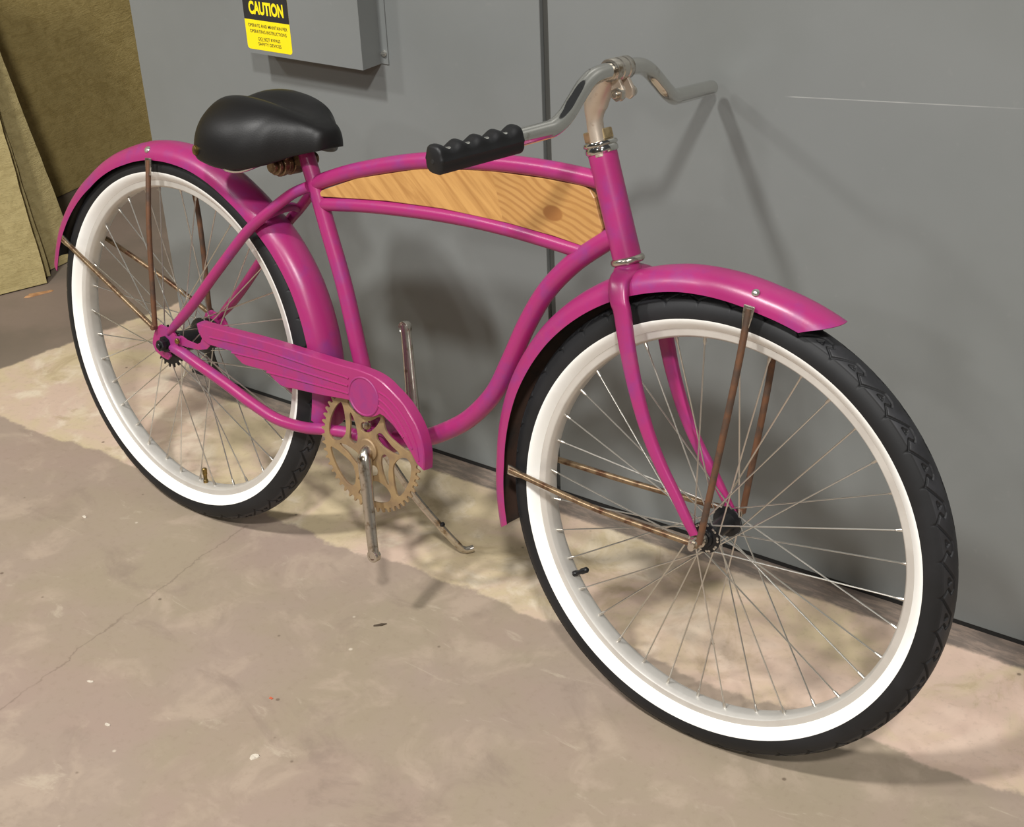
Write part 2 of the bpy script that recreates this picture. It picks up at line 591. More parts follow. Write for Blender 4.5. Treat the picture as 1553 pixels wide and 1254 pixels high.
b = MB()   # folded cover: front, two sides, top; the bottom is open and black inside
x0, x1, d, z0, z1, t = -0.094, 0.180, -0.0505, 0.764, 1.20, 0.0015
b.box((x0, d, z0), (x1, d + t, z1))
b.box((x0, d + t, z0), (x0 + t, -0.0005, z1))
b.box((x1 - t, d + t, z0), (x1, -0.0005, z1))
b.box((x0 + t, d + t, z1 - t), (x1 - t, -0.0005, z1))
cover = jpart(b, 'cover', M['steel'], smooth=0)
b = MB()
b.box((x1, -0.0022, z0 + 0.0005), (x1 + 0.0165, -0.0004, z1))
jpart(b, 'flange', M['steel'], smooth=0)
b = MB()
b.box((x0 - 0.0165, -0.0022, z0 + 0.0005), (x0, -0.0004, z1))
jpart(b, 'flange', M['steel'], smooth=0)
b = MB()
b.lathe((0.189, -0.0022, 0.783), (0, -1, 0), [(0.0056, 0.0), (0.0056, 0.0018), (0.0044, 0.0040), (0.0012, 0.0048)], 20)
b.box((0.1845, -0.0074, 0.7823), (0.1935, -0.0066, 0.7837))
jpart(b, 'screw', M['silver'])


def rrect(x0, z0, x1, z1, r, k=6):
    pts = []
    for cx, cz, a0 in ((x1 - r, z1 - r, 0), (x0 + r, z1 - r, 90), (x0 + r, z0 + r, 180), (x1 - r, z0 + r, 270)):
        for i in range(k + 1):
            a = math.radians(a0 + 90 * i / k)
            pts.append((cx + r * math.cos(a), cz + r * math.sin(a)))
    return pts


stk = MB()
stk.prism(rrect(-0.090, 0.7715, 0.0185, 0.872, 0.006), d - 0.0003, d - 0.0001)
stk = stk.obj('caution_sticker', M['yellow'], jb, smooth=0)
stk.location = (-0.043, 0, -0.764)
b = MB()
pts = [p for p in rrect(-0.090, 0.7715, 0.0185, 0.872, 0.006) if p[1] > 0.80]
pts = pts + [(-0.090, 0.8248), (0.0185, 0.8248)]
b.prism(pts, d - 0.0005, d - 0.00032)
b.obj('black_header', M['ink'], stk, smooth=0)


def text(body, x, z, h, width, mat, bold=0.0, depth=0.0006):
    cu = bpy.data.curves.new('txt', 'FONT')
    cu.body = body
    cu.size = 1.0
    cu.align_x = 'CENTER'
    cu.offset = bold
    o = from_curve(cu, 'lettering', mat, stk)
    me = o.data
    co = np.empty(len(me.vertices) * 3)
    me.vertices.foreach_get('co', co)
    co = co.reshape(-1, 3)
    lo, hi = co.min(0), co.max(0)
    sx = width / (hi[0] - lo[0])
    sz = h / (hi[1] - lo[1])
    new = np.stack([x + (co[:, 0] - (lo[0] + hi[0]) / 2) * sx, np.full(len(co), d - depth), z + (co[:, 1] - lo[1]) * sz], 1)
    me.vertices.foreach_set('co', new.ravel())
    me.update()
    return o


text('CAUTION', -0.0345, 0.8345, 0.0235, 0.083, M['yellow'], 0.042)
text('OPERATE AND MAINTAIN PER', -0.0352, 0.8118, 0.0060, 0.0945, M['ink'], 0.004)
text('OPERATING INSTRUCTIONS', -0.0352, 0.8015, 0.0060, 0.0885, M['ink'], 0.004)
text('DO NOT BYPASS', -0.0345, 0.7892, 0.0056, 0.0525, M['ink'], 0.004)
text('SAFETY DEVICES', -0.0345, 0.7798, 0.0056, 0.0555, M['ink'], 0.004)
b = MB()
b.box((-0.0608, d - 0.0006, 0.7880), (-0.0362, d - 0.00045, 0.7884))
b.obj('underline', M['ink'], stk, smooth=0)


# sheets of fibreboard leaning at the far left
def board(name_mat, corner, along, lean, wdt, hgt, thick, label, holes=()):
    o = empty('fibreboard_sheet', None, (corner[0], corner[1], 0.0))
    a = Vector((-along[0], -along[1], 0)).normalized()       # from the right-hand corner towards the left
    back = Vector((-along[1], along[0], 0)).normalized()      # away from the viewer
    L = math.radians(lean)
    upv = Vector((0, 0, 1)) * math.cos(L) + back * math.sin(L)
    nrm = a.cross(upv)
    if nrm.dot(back) < 0:
        nrm = -nrm
    R = Matrix((nrm, a, upv)).transposed()
    if R.determinant() < 0:
        R = Matrix((-nrm, a, upv)).transposed()
    o.matrix_world = Matrix.Translation((corner[0], corner[1], 0.0)) @ R.to_4x4()
    b = MB()
    sx = 1 if (R @ Vector((1, 0, 0))).dot(back) > 0 else -1
    # slightly ragged cut edges
    n = 60
    rng = np.random.RandomState(int(hgt * 1000) % 97)
    ex = np.cumsum(rng.normal(0, 0.0006, n + 1))
    ex -= np.linspace(0, ex[-1], n + 1)
    zf = math.sin(L) * thick + 0.0005
    outline = [(ex[i], zf + hgt * i / n) for i in range(n + 1)] + [(wdt, zf + hgt), (wdt, zf)]
    m = len(outline)
    vs = [(0.0, y, z) for y, z in outline] + [(sx * thick, y, z) for y, z in outline]
    fs = [tuple(range(m)), tuple(range(2 * m - 1, m - 1, -1))] + [(i, (i + 1) % m, m + (i + 1) % m, m + i) for i in range(m)]
    b.add(vs, fs)
    p = b.obj('sheet', name_mat, o, smooth=0)
    for hy, hz in holes:
        b = MB()
        b.lathe((-sx * 0.0012, hy, hz), (sx, 0, 0), [(0.0045, 0.0), (0.0052, 0.0008), (0.003, 0.0020)], 12)
        b.obj('nail_hole', M['black_metal'], o)
    return tag(o, label, 'board')


board(M['board'], (-1.147, 0.452), (0.32, 0.95), 19.0, 1.2, 1.1, 0.010, 'palest tan fibreboard sheet leaning in front, at the left edge')
board(M['board'], (-1.180, 0.487), (0.25, 0.97), 19.0, 1.2, 1.1, 0.008, 'thin sliver of tan sheet showing just behind the frontmost leaning sheet')
board(M['board'], (-1.226, 0.612), (-0.12, 0.99), 15.5, 1.25, 1.15, 0.010, 'middle tan fibreboard sheet ending behind the rear mudguard of the bicycle')
board(M['board_dark'], (-1.88, 1.95), (-0.19, 0.98), 9.0, 2.2, 2.4, 0.012, 'large darker olive sheet with nail holes, rearmost against the cabinet corner',
      holes=[(1.14, 0.72), (0.795, 0.575)])

# flakes on the floor
def chip(x, y, r, mat, label, name, cat, seed, el=1.0, rot=0.0):
    rng = random.Random(seed)
    k = 9
    pts = []
    for i in range(k):
        a = 2 * PI * i / k
        q = r * rng.uniform(0.65, 1.15)
        px, py = q * math.cos(a) * el, q * math.sin(a) / el
        pts.append((px * math.cos(rot) - py * math.sin(rot), px * math.sin(rot) + py * math.cos(rot)))
    h = r * 0.16 + 0.0006
    vs = [(p[0], p[1], 0.0) for p in pts] + [(p[0] * 0.86, p[1] * 0.86, h * rng.uniform(0.6, 1.2)) for p in pts] + [(0, 0, h * 0.8)]
    fs = [(i, (i + 1) % k, k + (i + 1) % k, k + i) for i in range(k)] + [(k + i, k + (i + 1) % k, 2 * k) for i in range(k)] + [tuple(range(k - 1, -1, -1))]
    b = MB()
    b.add(vs, fs)
    o = b.obj(name, mat, smooth=0)
    o.location = (x, y, 0.0003)
    tag(o, label, cat)


chip(0.5927, -0.4487, 0.0075, M['chip'], 'largest white paint flake on the open floor near the bottom edge', 'paint_flake', 'flake', 1)
chip(0.3592, -0.5299, 0.0042, M['chip'], 'small white paint flake on the floor at lower left', 'paint_flake', 'flake', 2, 1.2)
chip(0.2547, -0.4817, 0.0042, M['chip'], 'oblong white paint flake on the floor, leftmost of the flakes in front', 'paint_flake', 'flake', 3, 1.7, 0.5)
chip(-0.1514, -0.186, 0.0042, M['chip'], 'white paint flake on the floor left of the rear tyre', 'paint_flake', 'flake', 5, 1.3)
chip(0.5278, -0.1108, 0.0070, M['chip_dark'], 'dark dry leaf scrap on the floor below the crank', 'leaf_scrap', 'scrap', 7, 2.0, 0.9)
chip(0.5161, -0.3436, 0.0032, M['chip_red'], 'tiny orange flake on the open floor', 'orange_flake', 'flake', 8, 1.3)
chip(-1.112, 0.400, 0.020, M['chip_wood'], 'raw wood splinter on the floor at the foot of the frontmost sheet', 'wood_splinter', 'splinter', 9, 2.2, 1.2)

# ------------------------------------------------------------------ bicycle
# bicycle axes: x forwards, y to its left (towards the cabinet), z up its own plane, origin at the rear axle
LEAN = 0.132270
BR = Matrix.Rotation(LEAN, 3, 'X')
# the bicycle leans away from the viewer onto its kickstand
BR = Matrix(((1, 0, 0), (0, math.cos(LEAN), math.sin(LEAN)), (0, -math.sin(LEAN), math.cos(LEAN))))
OFF = Vector((0, 0, 0.3308))
BASE = Vector((0.54, 0.0, -0.3337))
bike = empty('bicycle')
bike.matrix_world = Matrix.Translation(BR @ BASE + OFF) @ BR.to_4x4()
tag(bike, 'pink cruiser bicycle with whitewall tyres, wood tank panel and black saddle on its kickstand', 'bicycle')


def grp(name, parent=bike, loc=None):
    """a part that only gathers sub-parts; its children are modelled in bicycle axes"""
    return empty(name, parent, -BASE if parent is bike else (0, 0, 0))


def bp(bm, name, mat, parent=None, **kw):
    o = bm.obj(name, mat, parent or bike, **kw)
    if parent is None:
        o.location = -BASE
    return o


# front assembly is turned a little to the left
H0 = Vector((1.0811, 0.0, 0.0008))
FWC = Vector((1.0811, 0.0037, 0.0008))


def rotv(rv):
    v = Vector(rv)
    return Matrix.Rotation(v.length, 4, v.normalized())


FM = Matrix.Translation(FWC) @ rotv((0.015143, 0, 0.022618)) @ Matrix.Translation(-H0)


def fr(o):
    """put a part modelled in the straight-ahead position into the turned front assembly"""
    o.matrix_basis = Matrix.Translation(-BASE) @ FM
    return o


def mirror(pts):
    return [(p[0], -p[1]) + tuple(p[2:]) for p in pts]


# ---- frame
frame = grp('frame')
PK = M['pink']
BB = (0.474, 0.0, -0.047)
hd = Vector((0.8555, 0, 0.4800))
hb = Vector((0.9062, 0, 0.3480))
b = MB()
b.tube([tuple(hd.lerp(hb, i / 6)) for i in range(7)], [0.0198] + [0.0195] * 5 + [0.0198], 32)
bp(b, 'head_tube', PK, frame)
b = MB()
st = crom([(0.2995, 0, 0.3860), (0.3187, 0, 0.3435), (0.3469, 0, 0.275), (0.3854, 0, 0.1811), (0.4246, 0, 0.0579), (0.4655, 0, -0.040)], 6)
b.tube(st, 0.0132, 24)
bp(b, 'seat_tube', PK, frame)
b = MB()
b.tube(crom([(0.318, 0, 0.3385), (0.3459, 0, 0.3515), (0.4219, 0, 0.3804), (0.5444, 0, 0.4148), (0.6729, 0, 0.4345), (0.7649, 0, 0.4419), (0.8397, 0, 0.4426), (0.866, 0, 0.4412)], 6), 0.0124, 24)
bp(b, 'top_tube', PK, frame)
b = MB()
b.tube(crom([(0.330, 0, 0.309), (0.352, 0, 0.3135), (0.4495, 0, 0.3285), (0.5872, 0, 0.3419), (0.7059, 0, 0.3452), (0.8267, 0, 0.3406), (0.843, 0, 0.3398)], 6), 0.0108, 24)
bp(b, 'tank_tube', PK, frame)
b = MB()
b.tube(crom([(0.889, 0, 0.374), (0.8669, 0, 0.3593), (0.8203, 0, 0.3205), (0.7782, 0, 0.2719), (0.7465, 0, 0.2152), (0.7199, 0, 0.1528), (0.6919, 0, 0.0932), (0.6496, 0, 0.0415), (0.6048, 0, 0.0064), (0.555, 0, -0.022), (0.492, 0, -0.043)], 6), 0.0142, 24)
bp(b, 'down_tube', PK, frame)
b = MB()
b.lathe((BB[0], 0, BB[2]), (0, 1, 0), [(0.020, -0.036), (0.0265, -0.036), (0.0272, -0.034), (0.0272, 0.034), (0.0265, 0.036), (0.020, 0.036)], 36)
bp(b, 'bottom_bracket', PK, frame)
SS = [(0.3185, -0.0145, 0.3370), (0.2908, -0.026, 0.3206), (0.2447, -0.04, 0.2802), (0.2058, -0.0455, 0.244), (0.1412, -0.05, 0.17), (0.075, -0.054, 0.0921), (0.0142, -0.057, 0.0300)]
CS = [(0.020, -0.0565, 0.0055), (0.045, -0.0565, 0.0035), (0.088, -0.0555, -0.0078), (0.1509, -0.053, -0.0253), (0.2111, -0.049, -0.0456), (0.2703, -0.045, -0.0600), (0.3296, -0.042, -0.0583), (0.3733, -0.040, -0.0494), (0.42, -0.030, -0.045), (0.462, -0.022, -0.046)]
for sgn in (1, -1):
    P = SS if sgn == 1 else mirror(SS)
    b = MB()
    c = crom(P, 6)
    b.tube(c, [0.0088] * (len(c) - 4) + [0.0085, 0.0078, 0.0066, 0.0052], 18)
    bp(b, 'seat_stay', PK, frame)
    P = CS if sgn == 1 else mirror(CS)
    b = MB()
    c = crom(P, 6)
    b.tube(c, [0.006, 0.0072, 0.0082, 0.0088, 0.0092] + [0.0098] * (len(c) - 5), 18)
    bp(b, 'chain_stay', PK, frame)
    dp = [(-0.027, 0.0115), (-0.0182, 0.0321), (-0.0052, 0.0410), (0.0080, 0.0395), (0.020, 0.0400), (0.0312, 0.0335), (0.0400, 0.021), (0.0415, 0.0067), (0.030, -0.002), (0.020, -0.004), (0.012, -0.0045), (0.0185, -0.0120), (0.0114, -0.0203), (-0.004, -0.0185), (-0.0217, -0.0117), (-0.029, 0.0)]
    b = MB()
    b.prism(dp, -sgn * 0.0535, -sgn * 0.0585)
    bp(b, 'dropout', PK, frame, smooth=0, bevel=0.001)
b = MB()
b.tube(crom([(0.242, -0.039, 0.278), (0.252, -0.018, 0.287), (0.254, 0, 0.289), (0.252, 0.018, 0.287), (0.242, 0.039, 0.278)], 5), 0.0075, 14, ratio=(1, 0.8))
bp(b, 'stay_bridge', PK, frame)

# ---- wooden tank panel between the two top tubes
tank = [(0.3364, 0.3235), (0.3352, 0.3290), (0.3400, 0.3340), (0.4150, 0.3665), (0.5409, 0.4035), (0.6698, 0.4235), (0.7681, 0.4300), (0.8320, 0.4315), (0.8440, 0.4280), (0.8515, 0.4190), (0.8595, 0.3990), (0.8680, 0.3800), (0.8660, 0.3715), (0.8394, 0.3490), (0.7900, 0.3530), (0.7055, 0.3552), (0.5868, 0.3525), (0.4764, 0.3430)]
b = MB()
b.prism(tank, 0.007, -0.0065, 0.0012)
bp(b, 'wood_panel', M['wood'], smooth=0)

# ---- headset
hs = grp('headset')
ax = (hd - hb).normalized()


def hx(t):
    return tuple(hd + ax * t)


b = MB()
b.lathe(hx(-0.001), ax, [(0.0175, 0), (0.0205, 0.0), (0.0222, 0.002), (0.0225, 0.006), (0.0212, 0.009), (0.0232, 0.0105), (0.0236, 0.0125), (0.0225, 0.015), (0.0195, 0.0165), (0.012, 0.0165)], 40)
o1 = bp(b, 'bearing_cup', M['chrome'], hs)
b = MB()
b.lathe(hx(0.0158), ax, [(0.012, 0), (0.0188, 0.0), (0.0196, 0.0012), (0.0196, 0.0125), (0.0185, 0.0140), (0.012, 0.0140)], 6)
o2 = bp(b, 'lock_nut', M['nut'], hs, smooth=20, bevel=0.0008)
b = MB()
b.lathe(tuple(hb + ax * 0.001), tuple(-ax), [(0.0175, 0), (0.0205, 0.0004), (0.0228, 0.0024), (0.0236, 0.0052), (0.0230, 0.0080), (0.0208, 0.0100), (0.0165, 0.0108), (0.012, 0.0108)], 40)
o3 = bp(b, 'bearing_cup', M['old_chrome'], hs)

# ---- fork
LEG = [(0.9185, 0.0, 0.3300), (0.9188, 0.016, 0.3300), (0.9215, 0.034, 0.3240), (0.9300, 0.0445, 0.3050), (0.937, 0.0462, 0.290), (0.949, 0.0470, 0.243), (0.967, 0.0470, 0.187), (0.989, 0.0475, 0.136), (1.013, 0.0480, 0.095), (1.042, 0.0490, 0.056), (1.069, 0.0500, 0.0175), (1.080, 0.0500, 0.003)]
legc = crom(LEG, 6)
full = [tuple(p * np.array((1, -1, 1))) for p in legc[::-1]] + [tuple(p) for p in legc[1:]]


def legr(p):
    z = p[2]
    a = np.interp(z, [0.0, 0.03, 0.1, 0.2, 0.3, 0.325, 0.335], [0.0062, 0.0070, 0.0084, 0.0106, 0.0126, 0.0140, 0.0185])
    t = np.interp(z, [0.0, 0.012, 0.03, 0.1, 0.29, 0.32, 0.335], [0.0022, 0.0030, 0.0052, 0.0060, 0.0068, 0.0080, 0.0090])
    return (t, a)


b = MB()
seg = 18
P = [np.array(p) for p in full]
seg = 24
rings = []
for i, p in enumerate(P):
    tn = P[min(i + 1, len(P) - 1)] - P[max(i - 1, 0)]
    tn /= np.linalg.norm(tn)
    xd = np.array((1.0, 0, 0.0))
    xd = xd - tn * (xd @ tn)
    xd /= np.linalg.norm(xd)
    nd = np.cross(tn, xd)
    t, a = legr(p)
    rings.append([p + xd * a * math.copysign(abs(math.cos(2 * PI * k / seg)) ** 0.62, math.cos(2 * PI * k / seg)) + nd * t * math.copysign(abs(math.sin(2 * PI * k / seg)) ** 0.62, math.sin(2 * PI * k / seg)) for k in range(seg)])
fs = [(i * seg + k, i * seg + (k + 1) % seg, (i + 1) * seg + (k + 1) % seg, (i + 1) * seg + k) for i in range(len(P) - 1) for k in range(seg)]
fs += [tuple(range(seg)), tuple((len(P) - 1) * seg + k for k in range(seg - 1, -1, -1))]
b.add([q for r in rings for q in r], fs)
b.lathe((0.9170, 0, 0.3200), tuple(ax), [(0.012, 0.0), (0.0175, 0.002), (0.0195, 0.010), (0.0185, 0.018), (0.0150, 0.0215)], 28)
fork = fr(bp(b, 'fork', PK))

# ---- stem and handlebar
BAR = [(0.8404, 0.3139, 0.5229), (0.8600, 0.2284, 0.5303), (0.8755, 0.1610, 0.5362), (0.8795, 0.1400, 0.5390), (0.8812, 0.1180, 0.5500), (0.8800, 0.0980, 0.5650), (0.8785, 0.0780, 0.5795), (0.8775, 0.0580, 0.5885), (0.8771, 0.0350, 0.5915), (0.8771, 0.0, 0.5922)]
barc = crom(BAR, 6)
full = mirror([tuple(p) for p in barc]) + [tuple(p) for p in barc[::-1][1:]]
b = MB()
b.tube(full, 0.0110, 24)
bar = fr(bp(b, 'handlebar', M['chrome']))
# open end of the bare left tube
b = MB()
e = np.array(BAR[0])
dr = np.array(BAR[0]) - np.array(BAR[1])
dr /= np.linalg.norm(dr)
b.lathe(tuple(e + dr * 0.0002), tuple(dr), [(0.0078, -0.001), (0.0078, 0.0006), (0.0109, 0.0006), (0.0109, -0.001)], 24, closed=True)
b.lathe(tuple(e + dr * 0.0003), tuple(dr), [(0.0001, 0.0), (0.0078, 0.0)], 24)
bp(b, 'tube_end', M['dark_gap'], bar).location = (0, 0, 0)

# grip on the right end: finger scallops on the upper edge, a ridge along the side
b = MB()
p0 = np.array((0.8404, -0.3139, 0.5229))
p1 = np.array((0.8755, -0.1610, 0.5362))
dv = (p1 - p0) / np.linalg.norm(p1 - p0)
p0 = p0 - dv * 0.007
Lg = 0.126
e_up = np.array((0, 0, 1.0))
e_up = e_up - dv * (e_up @ dv)
e_up /= np.linalg.norm(e_up)
e_sd = np.cross(dv, e_up)          # bicycle's forward side
seg = 40
n = 64
rings = []
for i in range(n + 1):
    t = i / n
    c = p0 + dv * (Lg * t)
    sc = 0.5 - 0.5 * math.cos(2 * PI * 4 * min(max((t - 0.06) / 0.90, 0), 1))
    endk = 1.0 - 0.18 * max(0, 1 - t / 0.03) ** 2 - 0.10 * max(0, 1 - (1 - t) / 0.03) ** 2
    ring = []
    for k in range(seg):
        a = 2 * PI * k / seg
        ca, sa = math.cos(a), math.sin(a)
        q = (abs(ca) ** 3.2 + abs(sa) ** 3.2) ** (-1 / 3.2)
        hu = 0.0172 * q * sa
        ws = 0.0150 * q * ca
        if sa > 0:
            hu -= 0.0075 * sc * sa * (0.55 + 0.45 * sa) * q
        ws *= 1.0 - 0.10 * sa
        ridge = 0.0022 * math.exp(-((sa - 0.05) / 0.12) ** 2)
        ws += ridge * (1 if ca > 0 else -1)
        ring.append(c + (e_up * hu + e_sd * ws) * endk)
    rings.append(ring)
fs = [(i * seg + k, i * seg + (k + 1) % seg, (i + 1) * seg + (k + 1) % seg, (i + 1) * seg + k) for i in range(n) for k in range(seg)]
fs += [tuple(range(seg)), tuple(n * seg + k for k in range(seg - 1, -1, -1))]
b.add([q for r in rings for q in r], fs)
grip = bp(b, 'grip', M['grip'], bar, smooth=50)
b = MB()
b.lathe(tuple(p0 - dv * 0.0006 - e_up * 0.002), tuple(dv), [(0.0001, 0.0), (0.0026, 0.0), (0.0030, 0.0006)], 16)
bp(b, 'end_hole', M['black_gap'], bar)

b = MB()
stp = crom([(0.8600, 0, 0.4770), (0.8520, 0, 0.5000), (0.8475, 0, 0.5160), (0.8455, 0, 0.5340), (0.8490, 0, 0.5500), (0.8580, 0, 0.5680), (0.8690, 0, 0.5830)], 6)
ns = len(stp)
b.tube(stp, [(np.interp(i / (ns - 1), [0, 0.4, 0.6, 1], [0.0112, 0.0112, 0.0165, 0.0125]), np.interp(i / (ns - 1), [0, 0.4, 0.6, 1], [0.0112, 0.0112, 0.0150, 0.0185])) for i in range(ns)], 24, up=(0, 1, 0))
stem = fr(bp(b, 'stem', M['stem_metal']))
b = MB()
b.lathe((0.8771, -0.021, 0.5922), (0, 1, 0), [(0.0112, 0.0), (0.0140, 0.0), (0.0150, 0.0015), (0.0150, 0.012), (0.0138, 0.0135), (0.0138, 0.0155), (0.0150, 0.017), (0.0150, 0.0265), (0.0138, 0.028), (0.0138, 0.030), (0.0150, 0.0315), (0.0150, 0.0405), (0.0140, 0.042), (0.0112, 0.042)], 40, closed=True)
bp(b, 'clamp_band', M['old_chrome'], stem)
for y0 in (-0.0135, 0.0075):
    b = MB()
    ear = [(0.8780, 0.5800), (0.8870, 0.5840), (0.8965, 0.5700), (0.8975, 0.5600), (0.8925, 0.5545), (0.8840, 0.5570), (0.8770, 0.5680)]
    b.prism(ear, y0, y0 + 0.006)
    bp(b, 'clamp_ear', M['stem_metal'], stem, smooth=0, bevel=0.0015)
b = MB()
b.lathe((0.8902, -0.0135, 0.5640), (0, -1, 0), [(0.002, 0), (0.0092, 0.0), (0.0092, 0.0065), (0.0084, 0.0078), (0.0045, 0.0078)], 6)
b.lathe((0.8902, -0.0210, 0.5640), (0, -1, 0), [(0.0046, 0.0), (0.0046, 0.0040), (0.0036, 0.0050), (0.0005, 0.0050)], 20)
bp(b, 'clamp_nut', M['old_chrome'], stem, smooth=25)
b = MB()
b.lathe((0.8902, 0.0135, 0.5640), (0, 1, 0), [(0.002, 0), (0.0070, 0.0), (0.0070, 0.0050), (0.0060, 0.0062), (0.001, 0.0062)], 20)
bp(b, 'clamp_bolt', M['old_chrome'], stem, smooth=25)

# ---- saddle
b = MB()
sec = [  # x, half width, top, skirt edge, channel depth, roundness
    (0.134, 0.046, 0.4150, 0.3870, 0, 2.2), (0.138, 0.073, 0.4375, 0.3790, .003, 2.4), (0.148, 0.093, 0.4540, 0.3740, .008, 2.6),
    (0.165, 0.105, 0.4635, 0.3715, .014, 2.8), (0.187, 0.110, 0.4690, 0.3695, .020, 2.9), (0.212, 0.111, 0.4720, 0.3675, .023, 2.9),
    (0.238, 0.108, 0.4715, 0.3680, .023, 2.9), (0.262, 0.100, 0.4690, 0.3715, .021, 3.0), (0.285, 0.086, 0.4640, 0.3785, .016, 3.2),
    (0.304, 0.066, 0.4565, 0.3855, .010, 3.5), (0.320, 0.050, 0.4490, 0.3915, .005, 3.8), (0.334, 0.041, 0.4425, 0.3955, .002, 4.0),
    (0.345, 0.035, 0.4375, 0.3985, 0, 4.0), (0.352, 0.030, 0.4342, 0.4000, 0, 3.6), (0.3570, 0.024, 0.4305, 0.4020, 0, 3.0), (0.3600, .016, .4255, .4050, 0, 2.6), (0.3615, .007, .4190, .4090, 0, 2.2)]
A = np.array(crom(sec, 4))
nu = 49
rings = []
for x, hw, zt, ze, ch, rd in A:
    ring = []
    for j in range(nu):
        s = -1 + 2 * j / (nu - 1)
        a = s * PI / 2
        yy = math.copysign(abs(math.sin(a)) ** 0.90, a)
        zz = max(0.0, 1 - abs(yy) ** rd) ** (1 / 1.9)
        z = ze + (zt - ze) * zz
        z -= ch * math.exp(-(yy * hw / 0.030) ** 2)
        bulge = 1.0 + 0.04 * min(1.0, max(0.0, (hw - 0.035) / 0.06)) * math.sin(PI * (1 - zz)) * min(1.0, max(0.0, (abs(yy) - 0.6) / 0.2))
        ring.append((x, yy * hw * bulge, z))
    # fold under
    for fy, dz in ((0.965, -0.0035), (0.90, -0.0015), (0.80, 0.006)):
        pass
    und = [(x, hw * k, ze + dz * min(1.0, max(0.0, (hw - 0.03) / 0.05))) for k, dz in ((0.975, -0.004), (0.93, -0.005), (0.88, 0.001), (0.5, 0.004), (0.0, 0.005), (-0.5, 0.004), (-0.88, 0.001), (-0.93, -0.005), (-0.975, -0.004))]
    rings.append(ring + und)
m = len(rings[0])
fs = [(i * m + k, i * m + (k + 1) % m, (i + 1) * m + (k + 1) % m, (i + 1) * m + k) for i in range(len(rings) - 1) for k in range(m)]
fs += [tuple(range(m)), tuple((len(rings) - 1) * m + k for k in range(m - 1, -1, -1))]
b.add([q for r in rings for q in r], fs)
saddle = bp(b, 'saddle', M['saddle'], smooth=60)
for sy in (-1, 1):
    b = MB()
    n_ = Vector((-0.30, sy * 0.95, 0.05)).normalized()
    b.lathe((0.1680, sy * 0.1090, 0.3830), tuple(n_), [(0.0075, -0.004), (0.0075, 0.0016), (0.0060, 0.0026), (0.001, 0.0030)], 20)
    bp(b, 'rivet', M['brass'], saddle)
for sy in (-1, 1):
    b = MB()
    b.tube(crom([(0.335, sy * 0.010, 0.4010), (0.318, sy * 0.018, 0.3955), (0.295, sy * 0.022, 0.3860), (0.268, sy * 0.026, 0.3760), (0.248, sy * 0.046, 0.3660), (0.230, sy * 0.070, 0.3560), (0.216, sy * 0.086, 0.3570), (0.206, sy * 0.092, 0.366)], 6), 0.0036, 12)
    bp(b, 'saddle_rail', M['chrome'], saddle)
b = MB()
for y0, y1, r in ((-0.048, -0.041, 0.010), (-0.041, -0.034, 0.0145), (-0.033, -0.023, 0.0178), (-0.022, -0.013, 0.0160), (-0.012, 0.012, 0.0180), (0.013, 0.022, 0.0160), (0.023, 0.033, 0.0178), (0.034, 0.041, 0.0145), (0.041, 0.048, 0.010)):
    b.lathe((0.2720, y0, 0.3655), (0, 1, 0), [(0.002, 0), (r - 0.001, 0), (r, 0.001), (r, y1 - y0 - 0.001), (r - 0.001, y1 - y0), (0.002, y1 - y0)], 18)
b.box((0.268, -0.012, 0.366), (0.300, 0.012, 0.384))
bp(b, 'saddle_clamp', M['rust_bright'], saddle)


# ---- fenders
def fender(name, centre, a0, a1, edge_r, crown, halfw, tip0, tip1, inside, n=96):
    """trough of a mudguard: edge radius and crown height as functions of the angle; tips cut to shape"""
    b = MB()
    k = 18
    th = 0.0012
    for_layers = []
    for off in (0.0, -th):
        rows = []
        for i in range(n + 1):
            t = i / n
            row = []
            for j in range(k + 1):
                s = -1 + 2 * j / k
                ang = math.radians(a0 + (a1 - a0) * t)
                # the tips run out further at the crown than at the edges
                ang += math.radians(tip0) * (1 - s * s) * max(0, 1 - t / 0.10) - math.radians(tip1) * (1 - s * s) * max(0, 1 - (1 - t) / 0.10)
                er = np.interp(math.degrees(ang), edge_r[0], edge_r[1]) - 0.010 * max(0.0, s) ** 1.5
                h = crown + off
                hw = halfw + off
                ca = s * PI / 2
                yy = hw * math.copysign(abs(math.sin(ca)) ** 0.94, ca)
                rr = er + h * abs(math.cos(ca)) ** 0.86
                row.append((centre[0] + rr * math.cos(ang), centre[1] + yy, centre[2] + rr * math.sin(ang)))
            rows.append(row)
        for_layers.append(rows)
    nv = (n + 1) * (k + 1)
    vs = [p for rows in for_layers for r in rows for p in r]
    fs = []
    for i in range(n):
        for j in range(k):
            q = (i * (k + 1) + j, i * (k + 1) + j + 1, (i + 1) * (k + 1) + j + 1, (i + 1) * (k + 1) + j)
            fs.append(q)
            fs.append(tuple(nv + v for v in q[::-1]))
    ring = [i * (k + 1) for i in range(n + 1)] + [n * (k + 1) + j for j in range(1, k + 1)] + [i * (k + 1) + k for i in range(n - 1, -1, -1)] + [j for j in range(k - 1, 0, -1)]
    L = len(ring)
    for i in range(L):
        a, c = ring[i], ring[(i + 1) % L]
        fs.append((a, nv + a, nv + c, c))
    b.add(vs, fs)
    o = bp(b, name, PK)
    o.data.materials.append(inside)
    # bare rusted metal inside
    me = o.data
    mid = []
    for p in me.polygons:
        c = p.center
        rx, rz = c[0] - centre[0], c[2] - centre[2]
        rad = math.hypot(rx, rz)
        nrm = p.normal
        mid.append(1 if (nrm[0] * rx + nrm[2] * rz) / rad + nrm[1] * (c[1] - centre[1]) / 0.03 < -0.2 else 0)
    me.polygons.foreach_set('material_index', mid)
    return o


